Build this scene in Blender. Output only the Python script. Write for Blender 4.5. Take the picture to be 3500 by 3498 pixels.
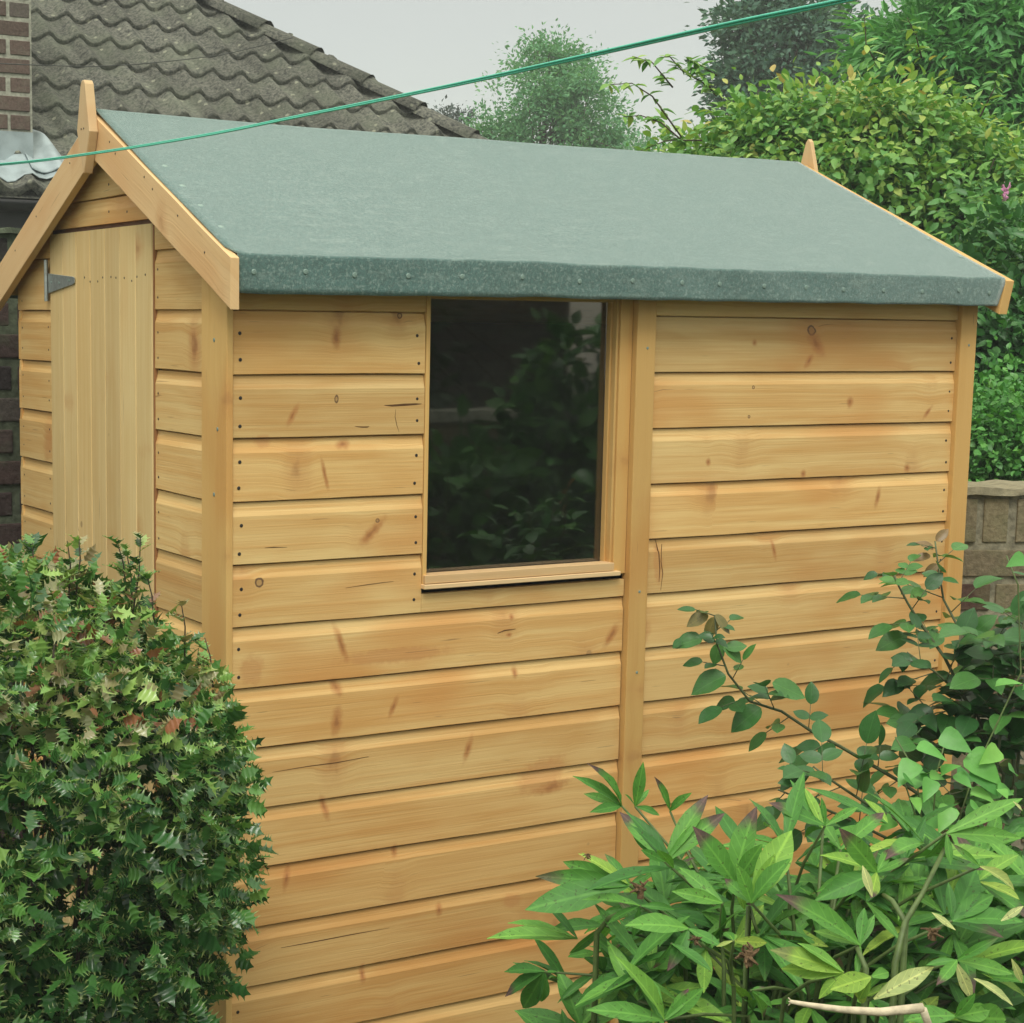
import bpy, bmesh, math, random
import numpy as np
from mathutils import Vector, Matrix, noise
R = math.radians
rnd = random.Random(7)
for o in list(bpy.data.objects): bpy.data.objects.remove(o, do_unlink=True)
SC = bpy.context.scene
COL = SC.collection

# ------------------------------------------------------------------ camera
CP = Vector((-1.3477, -2.8880, 1.5912))
CR = Vector((0.87260648, -0.48828376, 0.01170065))     # right
CD = Vector((-0.05538364, -0.12272011, -0.99089476))   # down
CF = Vector((0.48527373, 0.86401316, -0.1341293))      # forward
cam = bpy.data.cameras.new('camera'); camo = bpy.data.objects.new('camera', cam); COL.objects.link(camo)
camo.matrix_world = Matrix(((CR.x, -CD.x, -CF.x, CP.x), (CR.y, -CD.y, -CF.y, CP.y), (CR.z, -CD.z, -CF.z, CP.z), (0, 0, 0, 1)))
cam.sensor_width = 36; cam.lens = 6040.13 / 3500 * 36
cam.shift_x = 506.4 / 3500; cam.shift_y = 177.8 / 3500
cam.clip_start = 0.05; cam.clip_end = 2000
SC.camera = camo
SC.render.resolution_x = 1024; SC.render.resolution_y = 1023

# ------------------------------------------------------------------ light
SUN_EL, SUN_AZ = R(56), R(212)          # azimuth clockwise from +Y
W = bpy.data.worlds.new('World'); SC.world = W; W.use_nodes = True
nt = W.node_tree; nt.nodes.clear()
out = nt.nodes.new('ShaderNodeOutputWorld')
sky = nt.nodes.new('ShaderNodeTexSky'); sky.sky_type = 'NISHITA'; sky.sun_disc = False
sky.sun_elevation = SUN_EL; sky.sun_rotation = SUN_AZ
b1 = nt.nodes.new('ShaderNodeBackground'); b1.inputs[1].default_value = 0.05
nt.links.new(sky.outputs[0], b1.inputs[0])
tc = nt.nodes.new('ShaderNodeTexCoord'); sx = nt.nodes.new('ShaderNodeSeparateXYZ')
nt.links.new(tc.outputs['Generated'], sx.inputs[0])
cr = nt.nodes.new('ShaderNodeValToRGB'); nt.links.new(sx.outputs[2], cr.inputs[0])
cr.color_ramp.elements[0].position = 0.0; cr.color_ramp.elements[0].color = (0.285, 0.25, 0.175, 1)
cr.color_ramp.elements[1].position = 1.0; cr.color_ramp.elements[1].color = (1.35, 1.26, 1.02, 1)
e = cr.color_ramp.elements.new(0.25); e.color = (0.305, 0.265, 0.185, 1)
e = cr.color_ramp.elements.new(0.45); e.color = (0.85, 0.79, 0.62, 1)
b2 = nt.nodes.new('ShaderNodeBackground'); b2.inputs[1].default_value = 1.0
nt.links.new(cr.outputs[0], b2.inputs[0])
ad = nt.nodes.new('ShaderNodeAddShader'); nt.links.new(b1.outputs[0], ad.inputs[0]); nt.links.new(b2.outputs[0], ad.inputs[1])
nt.links.new(ad.outputs[0], out.inputs[0])
sl = bpy.data.lights.new('sun', 'SUN'); so = bpy.data.objects.new('sun', sl); COL.objects.link(so)
sl.energy = 1.5; sl.angle = R(22); sl.color = (1, 0.96, 0.88)
sd = Vector((math.sin(SUN_AZ) * math.cos(SUN_EL), math.cos(SUN_AZ) * math.cos(SUN_EL), math.sin(SUN_EL)))
so.rotation_euler = sd.to_track_quat('Z', 'Y').to_euler(); so.location = sd * 30
SC.view_settings.view_transform = 'Standard'; SC.view_settings.look = 'None'
SC.view_settings.exposure = 0.44; SC.view_settings.gamma = 1; SC.view_settings.use_curve_mapping = False
SC.cycles.max_bounces = 8; SC.cycles.transparent_max_bounces = 8

# ------------------------------------------------------------------ helpers
def at(px, py, d):
    """point at depth d on the line of sight through source pixel (px, py)"""
    a = (px - 1750 + 506.4) / 6040.13; b = (py - 1749 - 177.8) / 6040.13
    return CP + (CR * a + CD * b + CF) * d

def thing(name, label, cat, loc=(0, 0, 0), group=None):
    o = bpy.data.objects.new(name, None); COL.objects.link(o); o.location = loc
    o.empty_display_size = 0.1
    o['label'] = label; o['category'] = cat
    if group: o['group'] = group
    return o

def link(o, parent=None):
    COL.objects.link(o)
    if parent is not None:
        o.parent = parent
        o.matrix_parent_inverse = Matrix.Translation(-Vector(parent.location))
    return o

class MB:
    """mesh builder, world coordinates; g = (grain u, grain v, random) per vertex"""
    def __init__(s): s.v = []; s.f = []; s.g = []; s.sm = False
    def add(s, vs, fs, gs=None, r=0.0):
        n = len(s.v); s.v += [tuple(p) for p in vs]; s.f += [tuple(i + n for i in f) for f in fs]
        s.g += [tuple(x) for x in gs] if gs is not None else [(p[0], p[2], r) for p in vs]
    def box(s, a, b, r=None, grain=None):
        """axis-aligned box; grain = axis of wood grain"""
        r = rnd.random() if r is None else r
        a, b = Vector(a), Vector(b); d = b - a
        if grain is None: grain = max(range(3), key=lambda i: abs(d[i]))
        o2 = [i for i in range(3) if i != grain]
        vs = []; gs = []
        for i in range(8):
            p = Vector((b.x if i & 1 else a.x, b.y if i & 2 else a.y, b.z if i & 4 else a.z)); vs.append(p)
            gs.append((p[grain], p[o2[0]] + p[o2[1]], r))
        s.add(vs, [(0, 2, 3, 1), (4, 5, 7, 6), (0, 1, 5, 4), (2, 6, 7, 3), (0, 4, 6, 2), (1, 3, 7, 5)], gs)
    def prism(s, poly, e, r=None, gdir=None, ndir=None):
        """extrude a planar polygon along vector e"""
        r = rnd.random() if r is None else r
        poly = [Vector(p) for p in poly]; e = Vector(e); n = len(poly)
        vs = poly + [p + e for p in poly]
        gd = Vector(gdir).normalized() if gdir is not None else e.normalized()
        nd = Vector(ndir).normalized() if ndir is not None else Vector((0.3, 0.3, 0.9))
        gs = [(p.dot(gd), p.dot(nd), r) for p in vs]
        s.add(vs, [tuple(range(n - 1, -1, -1)), tuple(range(n, 2 * n))] + [(i, (i + 1) % n, n + (i + 1) % n, n + i) for i in range(n)], gs)
    def tube(s, pts, r0, r1=None, seg=6, r=0.0):
        pts = [Vector(p) for p in pts]; r1 = r0 if r1 is None else r1; n = len(pts); base = []
        up = Vector((0.13, 0.21, 0.97)); L = 0
        vs = []; gs = []
        for i, p in enumerate(pts):
            t = (pts[min(i + 1, n - 1)] - pts[max(i - 1, 0)]).normalized()
            if abs(t.dot(up)) > 0.95: up = Vector((1, 0.1, 0))
            a = t.cross(up).normalized(); b = t.cross(a)
            rr = r0 + (r1 - r0) * i / max(1, n - 1)
            if i: L += (p - pts[i - 1]).length
            for k in range(seg):
                an = 2 * math.pi * k / seg; vs.append(p + (a * math.cos(an) + b * math.sin(an)) * rr); gs.append((L, k / seg * .1, r))
        fs = []
        for i in range(n - 1):
            for k in range(seg):
                k2 = (k + 1) % seg; fs.append((i * seg + k, i * seg + k2, (i + 1) * seg + k2, (i + 1) * seg + k))
        fs.append(tuple(range(seg - 1, -1, -1))); fs.append(tuple((n - 1) * seg + k for k in range(seg)))
        s.add(vs, fs, gs)
    def build(s, name, mat, parent=None, smooth=False, bevel=0, solid=0):
        me = bpy.data.meshes.new(name); me.from_pydata(s.v, [], s.f); me.update()
        at_ = me.attributes.new('gr', 'FLOAT_VECTOR', 'POINT'); at_.data.foreach_set('vector', np.array(s.g, dtype=np.float32).ravel())
        me.materials.append(mat)
        if smooth: me.polygons.foreach_set('use_smooth', [True] * len(me.polygons))
        o = bpy.data.objects.new(name, me); link(o, parent)
        bm = bmesh.new(); bm.from_mesh(me); bmesh.ops.recalc_face_normals(bm, faces=bm.faces[:]); bm.to_mesh(me); bm.free()
        if solid:
            m = o.modifiers.new('s', 'SOLIDIFY'); m.thickness = solid; m.offset = 0
        if bevel:
            m = o.modifiers.new('b', 'BEVEL'); m.width = bevel; m.segments = 2; m.limit_method = 'ANGLE'; m.angle_limit = R(40)
        return o

def tag(o, label, cat, group=None, kind=None):
    if label: o['label'] = label
    if cat: o['category'] = cat
    if group: o['group'] = group
    if kind: o['kind'] = kind
    return o

def clip(o, co, no):
    bm = bmesh.new(); bm.from_mesh(o.data)
    bmesh.ops.bisect_plane(bm, geom=bm.verts[:] + bm.edges[:] + bm.faces[:], plane_co=co, plane_no=no, clear_outer=True)
    bm.to_mesh(o.data); bm.free()

# ------------------------------------------------------------------ materials
class NT:
    def __init__(s, name):
        s.m = bpy.data.materials.new(name); s.m.use_nodes = True; s.t = s.m.node_tree; s.t.nodes.clear()
        s.o = s.n('OutputMaterial'); s.p = s.n('BsdfPrincipled'); s.l(s.p.outputs[0], s.o.inputs[0])
    def n(s, t, **k):
        x = s.t.nodes.new('ShaderNode' + t)
        for a, b in k.items(): setattr(x, a, b)
        return x
    def l(s, a, b): s.t.links.new(a, b)
    def put(s, sock, v):
        if isinstance(v, bpy.types.NodeSocket): s.l(v, sock)
        else: sock.default_value = v
    def math(s, op, a, b=None, c=None, clamp=False):
        x = s.n('Math', operation=op, use_clamp=clamp)
        s.put(x.inputs[0], a)
        if b is not None: s.put(x.inputs[1], b)
        if c is not None: s.put(x.inputs[2], c)
        return x.outputs[0]
    def attr(s, name):
        return s.n('Attribute', attribute_name=name)
    def sep(s, v):
        x = s.n('SeparateXYZ'); s.l(v, x.inputs[0]); return x.outputs
    def comb(s, a, b, c):
        x = s.n('CombineXYZ'); s.put(x.inputs[0], a); s.put(x.inputs[1], b); s.put(x.inputs[2], c); return x.outputs[0]
    def noise(s, vec, scale, detail=3, rough=.55, dist=0):
        x = s.n('TexNoise'); s.put(x.inputs['Vector'], vec); x.inputs['Scale'].default_value = scale
        x.inputs['Detail'].default_value = detail; x.inputs['Roughness'].default_value = rough; x.inputs['Distortion'].default_value = dist
        return x.outputs[0]
    def voro(s, vec, scale, feature='F1'):
        x = s.n('TexVoronoi', feature=feature); s.put(x.inputs['Vector'], vec); x.inputs['Scale'].default_value = scale
        return x.outputs
    def ramp(s, f, stops):
        x = s.n('ValToRGB'); s.put(x.inputs[0], f); el = x.color_ramp.elements
        while len(el) < len(stops): el.new(0.5)
        for i, (p, c) in enumerate(stops):
            el[i].position = p; el[i].color = (c, c, c, 1) if isinstance(c, (int, float)) else tuple(c) + (1,)
        return x.outputs[0]
    def mr(s, f, a, b, c=0, d=1):
        x = s.n('MapRange', interpolation_type='SMOOTHSTEP'); s.put(x.inputs[0], f)
        for i, v in enumerate((a, b, c, d)): x.inputs[i + 1].default_value = v
        return x.outputs[0]
    def mix(s, f, a, b, mode='MIX'):
        x = s.n('Mix', data_type='RGBA', blend_type=mode); s.put(x.inputs[0], f)
        for i, v in ((6, a), (7, b)):
            if isinstance(v, tuple): v = v + (1,) if len(v) == 3 else v
            s.put(x.inputs[i], v)
        return x.outputs[2]
    def bump(s, h, dist, strength=1.0):
        x = s.n('Bump'); s.put(x.inputs['Height'], h); x.inputs['Distance'].default_value = dist; x.inputs['Strength'].default_value = strength
        s.l(x.outputs[0], s.p.inputs['Normal']); return x
    def fin(s, col, rough=.6, spec=.4):
        s.put(s.p.inputs['Base Color'], col if not isinstance(col, tuple) else (col + (1,) if len(col) == 3 else col))
        s.put(s.p.inputs['Roughness'], rough); s.p.inputs['Specular IOR Level'].default_value = spec
        return s.m

def wood(name, base=(.77, .565, .25), dark=(.64, .385, .135), knots=1.0, redness=0.75, grainv=1.0, marks=()):
    k = NT(name); a = k.attr('gr').outputs['Vector']; u, v, r = k.sep(a)
    uu = k.math('MULTIPLY_ADD', r, 37.3, u); vv = k.math('MULTIPLY_ADD', r, 11.7, v)
    # knots
    kv = k.comb(k.math('MULTIPLY', uu, 7.5), k.math('MULTIPLY', vv, 4.6), k.math('MULTIPLY', r, 9.0))
    kw = k.n('VectorMath', operation='ADD'); nn = k.n('TexNoise'); k.l(kv, nn.inputs['Vector']); nn.inputs['Scale'].default_value = 5
    sc = k.n('VectorMath', operation='SCALE'); k.l(nn.outputs[1], sc.inputs[0]); sc.inputs['Scale'].default_value = .22
    k.l(kv, kw.inputs[0]); k.l(sc.outputs[0], kw.inputs[1])
    V = k.n('TexVoronoi'); k.l(kw.outputs[0], V.inputs['Vector']); V.inputs['Scale'].default_value = 1
    cs = k.n('SeparateColor'); k.l(V.outputs['Color'], cs.inputs[0])
    sel = k.mr(cs.outputs[0], .40, .46)
    d = V.outputs['Distance']
    halo = k.math('MULTIPLY', k.math('MULTIPLY', k.mr(d, .34, .06), sel), knots)
    core = k.math('MULTIPLY', k.math('MULTIPLY', k.mr(d, .13, .04), k.mr(cs.outputs[0], .52, .56)), knots)
    # round pin knots
    V2 = k.n('TexVoronoi'); k.l(k.comb(k.math('MULTIPLY', uu, 7.0), k.math('MULTIPLY', vv, 8.0), r), V2.inputs['Vector']); V2.inputs['Scale'].default_value = 1
    c2 = k.n('SeparateColor'); k.l(V2.outputs['Color'], c2.inputs[0])
    pin = k.math('MULTIPLY', k.math('MULTIPLY', k.mr(V2.outputs['Distance'], .06, .04), k.mr(c2.outputs[1], .50, .54)), knots)
    # grain, bent round the knots
    bend = k.math('MULTIPLY', k.mr(d, .5, 0), k.math('MULTIPLY', sel, .012))
    vg = k.math('ADD', vv, bend)
    g1 = k.noise(k.comb(k.math('MULTIPLY', uu, 1.1), k.math('MULTIPLY', vg, 55), r), 1, 4, .6, .5)
    g2 = k.noise(k.comb(k.math('MULTIPLY', uu, 5), k.math('MULTIPLY', vg, 330), r), 1, 2, .6)
    g3 = k.noise(k.comb(k.math('MULTIPLY', uu, 2.2), k.math('MULTIPLY', vg, 9), k.math('MULTIPLY', r, 31)), 1, 3, .6, .4)
    f = k.math('ADD', k.math('MULTIPLY', g1, .55 * grainv), k.math('ADD', k.math('MULTIPLY', g2, .25 * grainv), k.math('MULTIPLY', g3, .55)))
    f = k.mr(f, .50, .84)
    c = k.mix(f, base, dark)
    # broad orange blotches where the stain took
    bl = k.mr(k.noise(k.comb(k.math('MULTIPLY', uu, 1.6), k.math('MULTIPLY', vv, 4), k.math('MULTIPLY', r, 7)), 1.4, 2), .52, .72)
    c = k.mix(k.math('MULTIPLY', bl, redness), c, (dark[0] * .97, dark[1] * .82, dark[2] * .72))
    tn = k.math('MULTIPLY_ADD', k.math('FRACT', k.math('MULTIPLY', r, 53.7)), .20, .88)
    tv = k.n('VectorMath', operation='SCALE'); k.l(c, tv.inputs[0]); k.l(tn, tv.inputs['Scale']); c = tv.outputs[0]
    c = k.mix(k.math('MULTIPLY', k.math('FRACT', k.math('MULTIPLY', r, 91.3)), .5), c, k.mix(1.0, c, (1.0, .88, .72), 'MULTIPLY'))
    c = k.mix(k.mr(v, -.35, -1.1, 0, .55), c, k.mix(1.0, c, (.97, .80, .66), 'MULTIPLY'))
    c = k.mix(k.math('MULTIPLY', halo, .62), c, (.50, .225, .075))
    c = k.mix(k.math('MULTIPLY', core, .65), c, (.27, .10, .035))
    c = k.mix(k.math('MULTIPLY', pin, .7), c, (.20, .115, .06))
    if marks:
        PX, PY, PZ = k.sep(k.n('TexCoord').outputs['Object'])
        nv = k.math('MULTIPLY', k.math('SUBTRACT', k.noise(k.n('TexCoord').outputs['Object'], 70, 3), .5), .9)
        for (mx_, mz_, rx_, rz_, tilt, kind) in marks:
            dx = k.math('SUBTRACT', PX, mx_); dz = k.math('SUBTRACT', PZ, mz_)
            dx = k.math('SUBTRACT', dx, k.math('MULTIPLY', dz, tilt))
            q = k.math('SQRT', k.math('ADD', k.math('POWER', k.math('DIVIDE', dx, rx_), 2), k.math('POWER', k.math('DIVIDE', dz, rz_), 2)))
            q = k.math('ADD', q, nv)
            if kind == 0:      # orange branch scar
                c = k.mix(k.mr(q, 1.3, .3, 0, .75), c, (.46, .19, .06)); c = k.mix(k.mr(q, .5, .1, 0, .4), c, (.22, .08, .03))
            elif kind == 1:    # stain patch
                c = k.mix(k.mr(q, 1.2, .6, 0, .55), c, (.55, .26, .09))
            elif kind == 3:    # round pin knot
                c = k.mix(k.math('MULTIPLY', k.mr(q, 1.2, .95), k.mr(q, .55, .8, .35, 1)), c, (.16, .09, .045))
    # fine dark checks
    ck = k.mr(k.noise(k.comb(k.math('MULTIPLY', uu, 9), k.math('MULTIPLY', vg, 200), k.math('MULTIPLY', r, 3)), 1, 1), .74, .80)
    c = k.mix(k.math('MULTIPLY', ck, .55), c, (.22, .12, .05))
    k.bump(k.math('ADD', k.math('MULTIPLY', g1, .6), k.math('MULTIPLY', g2, .5)), .0012, .7)
    return k.fin(c, k.mr(g1, .2, .8, .5, .68), .35)

def leafmat(name, stops, tipcol=None, tipamt=0.0, rough=.42, trans=.25, spec=.45, spots=0.0, veins=0.0, edge=0.0):
    """stops: ramp over the leaf's own random number; lv = (random, along leaf, random 2)"""
    k = NT(name); A = k.attr('lv').outputs['Vector']; a, b, c_ = k.sep(A)
    c = k.mix(1.0, k.ramp(a, stops), (.86, 1.08, .92), 'MULTIPLY')
    n1 = k.noise(k.n('TexCoord').outputs['Object'], 60, 2)
    c = k.mix(k.mr(n1, .3, .8, 0, .35), c, k.mix(1.0, c, (.55, .6, .45), 'MULTIPLY'))
    if tipcol:
        t = k.math('MULTIPLY', k.mr(k.math('ADD', b, k.math('MULTIPLY', n1, .2)), .74, .98), k.mr(c_, 1 - tipamt - .05, 1 - tipamt + .05))
        c = k.mix(t, c, tipcol)
    if veins:
        xa, ya, za = k.sep(k.attr('lx').outputs['Vector']); ax = k.math('ABSOLUTE', xa)
        rib = k.mr(ax, .016, .004); ph = k.math('SINE', k.math('MULTIPLY', k.math('SUBTRACT', ya, k.math('MULTIPLY', ax, 1.9)), 46.0))
        vn = k.mr(ph, .82, 1.0)
        c = k.mix(k.math('MULTIPLY', k.math('MAXIMUM', rib, k.math('MULTIPLY', vn, .45)), veins), c, k.mix(1.0, c, (1.7, 1.5, 1.5), 'MULTIPLY'))
        c = k.mix(k.mr(k.noise(k.n('TexCoord').outputs['Object'], 25, 2), .45, .7, 0, .35), c, k.mix(1.0, c, (.6, .72, .7), 'MULTIPLY'))
    if edge:
        c = k.mix(k.mr(k.math('ABSOLUTE', k.sep(k.attr('lx').outputs['Vector'])[0]), .17, .33, 0, edge), c, (.50, .56, .20))
    if spots:
        sp = k.mr(k.noise(k.n('TexCoord').outputs['Object'], 190, 1), .66, .70)
        c = k.mix(k.math('MULTIPLY', sp, spots), c, (.05, .035, .02))
    k.fin(c, rough, spec)
    k.bump(n1, .002, .5)
    tr = k.n('BsdfTranslucent'); k.l(k.mix(1.0, c, (1.0, 1.0, .55), 'MULTIPLY'), tr.inputs[0])
    mx = k.n('MixShader'); mx.inputs[0].default_value = trans
    k.l(k.p.outputs[0], mx.inputs[1]); k.l(tr.outputs[0], mx.inputs[2]); k.l(mx.outputs[0], k.o.inputs[0])
    return k.m

def plain(name, col, rough=.6, spec=.4, metal=0, var=.25, scale=40, bump=.0):
    k = NT(name); n = k.noise(k.n('TexCoord').outputs['Object'], scale, 4)
    c = k.mix(k.mr(n, .3, .75), col, tuple(x * (1 - var) for x in col))
    k.p.inputs['Metallic'].default_value = metal
    if bump: k.bump(n, bump)
    return k.fin(c, rough, spec)

def fr(px, py):
    d = (at(px, py, 1) - CP); t = (0 - CP.y) / d.y; p = CP + d * t; return p.x, p.z
MK = []
for (px, py, rx, rz, tl, kd) in ((2775, 1130, .012, .010, 0, 3), (2790, 1175, .016, .022, -.6, 0), (2765, 1235, .008, .012, .5, 0), (1150, 1155, .008, .018, .0, 0), (1150, 1365, .004, .007, 0, 3), (1000, 1420, .006, .016, .5, 0),
    (1110, 1620, .004, .024, -.25, 0), (1175, 1520, .012, .008, 0, 0), (900, 1510, .014, .010, 0, 1), (1270, 1820, .012, .022, .9, 0), (886, 1992, .0085, .0085, 0, 3), (1165, 2200, .007, .030, -.35, 0), (1150, 2350, .010, .014, -.4, 0), (1150, 2465, .010, .024, .1, 0),
    (1345, 2415, .006, .016, .4, 0), (860, 2290, .020, .022, 0, 1), (1350, 2240, .10, .012, 0, 1), (1600, 2560, .007, .022, .3, 0), (1885, 2690, .030, .012, 1.1, 0), (1850, 2650, .045, .03, .6, 1), (1110, 2760, .007, .022, -.3, 0), (1350, 2910, .006, .012, 0, 0), (2090, 2170, .01, .02, .6, 0), (1760, 2300, .006, .010, 0, 0),
    (2250, 1930, .010, .035, -.1, 1), (2645, 1880, .005, .018, -.3, 0), (3000, 1700, .006, .02, .2, 0), (2905, 1375, .008, .010, 0, 0), (3170, 1410, .006, .012, .8, 0), (2580, 1172, .006, .006, 0, 0), (2575, 1325, .0035, .0035, 0, 3), (2560, 1425, .0035, .0035, 0, 3), (2745, 1620, .006, .008, 0, 0), (2420, 1580, .006, .007, 0, 0), (3100, 1600, .008, .008, 0, 0),
    (1290, 1780, .004, .004, 0, 3), (1750, 2110, .005, .006, 0, 0), (2180, 2190, .02, .03, .5, 1), (1740, 2170, .006, .004, 0, 0), (1370, 1080, .005, .005, 0, 3), (1500, 3110, .006, .012, 0, 0), (980, 3000, .006, .02, .2, 0), (1240, 3330, .006, .016, 0, 0), (1750, 3080, .02, .012, 0, 1)):
    x_, z_ = fr(px, py); g_ = 1.0 if kd == 3 else 1.3; MK.append((x_, z_, rx * g_, rz * g_, tl, kd))
M_wood = wood('wood_cladding')
M_wood_front = wood('wood_cladding_front', knots=.6, marks=MK)
M_trim = wood('wood_trim', (.66, .43, .155), (.58, .345, .11), .35, .6, .7)
M_barge = wood('wood_barge', (.72, .52, .28), (.64, .41, .19), .6, .4, .6)
M_door = wood('wood_door', (.74, .58, .29), (.66, .48, .21), .8, .3, 1.0)
M_nail = plain('dark_nail', (.035, .03, .025), .5)
M_gap = plain('shadow_timber', (.16, .085, .05), .8)
M_galv = plain('galvanised', (.50, .56, .54), .42, .5, .75, .3, 90)
M_clout = plain('clout_nail', (.27, .39, .34), .5, .5, .3, .3, 300)

def felt_mat():
    k = NT('green_mineral_felt'); P = k.n('TexCoord').outputs['Object']
    n1 = k.noise(P, 900, 2, .7); mp = k.n('Mapping'); k.l(P, mp.inputs[0]); mp.inputs['Scale'].default_value = (16, 60, 60)
    n2 = k.noise(mp.outputs[0], 1, 4, .65); n3 = k.noise(P, 2.2, 3)
    c = k.mix(k.mr(n1, .3, .75), (.050, .124, .112), (.124, .256, .235))
    c = k.mix(k.mr(n2, .50, .72, 0, .5), c, (.27, .37, .33))
    c = k.mix(k.mr(n3, .35, .75, 0, .3), c, (.10, .18, .158))
    c = k.mix(k.mr(k.noise(P, 190, 3, .8), .44, .62, 0, .75), c, (.06, .115, .10))
    c = k.mix(k.mr(k.noise(P, 150, 3, .8), .52, .66, 0, .7), c, (.27, .37, .33))
    sp = k.mr(k.noise(P, 330, 1), .68, .73, 0, .5)
    c = k.mix(sp, c, (.07, .13, .11))
    k.bump(n1, .0016, .8)
    k.p.inputs['Sheen Weight'].default_value = 1.0; k.p.inputs['Sheen Roughness'].default_value = .35
    k.p.inputs['Sheen Tint'].default_value = (.88, 1, .97, 1)
    return k.fin(c, .62, .55)
M_felt = felt_mat()

def glass_mat():
    k = NT('window_glass')
    k.p.inputs['Base Color'].default_value = (.95, 1, .98, 1); k.p.inputs['Roughness'].default_value = .02
    k.p.inputs['IOR'].default_value = 1.75; k.p.inputs['Transmission Weight'].default_value = 1
    df = k.n('BsdfDiffuse'); df.inputs[0].default_value = (.5, .55, .5, 1); mx = k.n('MixShader')
    k.l(k.mr(k.noise(k.n('TexCoord').outputs['Object'], 14, 4), .3, .8, .003, .010), mx.inputs[0])
    k.l(k.p.outputs[0], mx.inputs[1]); k.l(df.outputs[0], mx.inputs[2]); k.l(mx.outputs[0], k.o.inputs[0])
    return k.m
M_glass = glass_mat()

def brickmat(name, stops, moss=.3, mosscol=(.16, .17, .07)):
    k = NT(name); a = k.attr('gr').outputs['Vector']; u, v, r = k.sep(a); P = k.n('TexCoord').outputs['Object']
    c = k.ramp(r, stops)
    n1 = k.noise(P, 70, 5, .65); n2 = k.noise(P, 14, 3)
    c = k.mix(k.mr(n1, .3, .72, 0, .7), c, k.mix(1.0, c, (.45, .45, .42), 'MULTIPLY'))
    c = k.mix(k.math('MULTIPLY', k.mr(n2, .48, .66), moss), c, mosscol)
    k.bump(n1, .006, .8)
    return k.fin(c, .9, .15)
M_brick_side = brickmat('brick_side_wall', [(0, (.12, .07, .055)), (.3, (.17, .09, .065)), (.6, (.16, .10, .08)), (.8, (.24, .205, .13)), (.93, (.29, .25, .15)), (.96, (.50, .50, .42)), (1, (.58, .58, .5))], .45, (.17, .17, .09))
M_mortar_side = plain('mortar_side_wall', (.32, .30, .21), .95, .1, 0, .5, 50, .006)
M_brick_dark = brickmat('brick_dark_wall', [(0, (.035, .03, .032)), (.5, (.075, .05, .045)), (1, (.10, .09, .08))], .3, (.08, .10, .06))
M_mortar_moss = plain('mortar_mossy', (.10, .12, .08), .95, .1, 0, .5, 40, .006)
M_brick_chim = brickmat('brick_chimney', [(0, (.115, .085, .07)), (.5, (.16, .115, .095)), (1, (.13, .115, .10))], .25, (.18, .18, .13))
M_mortar_pale = plain('mortar_pale', (.40, .41, .33), .95, .1, 0, .4, 40, .006)

def tile_mat():
    k = NT('concrete_tiles'); P = k.n('TexCoord').outputs['Object']; r = k.sep(k.attr('gr').outputs['Vector'])[2]
    n1 = k.noise(P, 45, 5, .7); n2 = k.noise(P, 3.5, 3)
    c = k.mix(k.mr(n1, .34, .64), (.042, .046, .042), (.155, .158, .128))
    c = k.mix(k.mr(n2, .4, .7, 0, .5), c, (.13, .15, .105))
    tv = k.n('VectorMath', operation='SCALE'); k.l(c, tv.inputs[0]); k.l(k.math('MULTIPLY_ADD', r, .4, .8), tv.inputs['Scale']); c = tv.outputs[0]
    V = k.n('TexVoronoi'); k.l(P, V.inputs['Vector']); V.inputs['Scale'].default_value = 13
    cs = k.n('SeparateColor'); k.l(V.outputs['Color'], cs.inputs[0])
    nn = k.noise(P, 90, 2)
    lich = k.math('MULTIPLY', k.mr(k.math('ADD', V.outputs['Distance'], k.math('MULTIPLY', nn, .3)), .36, .30), k.mr(cs.outputs[0], .45, .5))
    c = k.mix(k.math('MULTIPLY', lich, .6), c, (.34, .35, .26))
    V = k.n('TexVoronoi'); k.l(P, V.inputs['Vector']); V.inputs['Scale'].default_value = 24
    cs = k.n('SeparateColor'); k.l(V.outputs['Color'], cs.inputs[0])
    dk = k.math('MULTIPLY', k.mr(V.outputs['Distance'], .3, .2), k.mr(cs.outputs[1], .55, .6))
    c = k.mix(k.math('MULTIPLY', dk, .55), c, (.035, .035, .03))
    k.bump(n1, .008, .8)
    return k.fin(c, .9, .2)
M_tile = tile_mat()
M_lead = plain('lead_flashing', (.36, .44, .45), .55, .4, .15, .35, 9, .004)
M_black = plain('black_plastic', (.012, .013, .014), .45, .4)
M_render = plain('house_render', (.30, .28, .24), .9, .2, 0, .2, 8)
M_stem_g = plain('green_stem', (.11, .17, .05), .5, .4, 0, .4, 60)
M_cane = plain('rose_cane', (.10, .13, .055), .55, .4, 0, .5, 40)
M_bark = plain('bark', (.10, .085, .06), .9, .1, 0, .5, 25, .01)
M_dry = plain('dry_stick', (.62, .55, .38), .6, .3, 0, .3, 90, .002)
M_brown = plain('dead_head', (.17, .11, .055), .8, .2, 0, .6, 200, .003)
M_line = plain('green_line_plastic', (.09, .60, .42), .35, .5, 0, .3, 500)
M_wire = plain('thin_wire', (.05, .055, .05), .5)
M_pink = plain('pink_petal', (.62, .27, .45), .6, .3, 0, .3, 60)

def ground_mat():
    k = NT('garden_soil_and_grass'); P = k.n('TexCoord').outputs['Object']
    n = k.noise(P, 3, 5); n2 = k.noise(P, 60, 4, .7)
    c = k.mix(k.mr(n2, .3, .7), (.045, .03, .02), (.10, .07, .045))
    g = k.mix(k.mr(n2, .3, .7), (.03, .06, .015), (.08, .13, .03))
    c = k.mix(k.mr(n, .42, .55), c, g)
    k.bump(n2, .03, .8)
    return k.fin(c, .95, .1)

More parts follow.
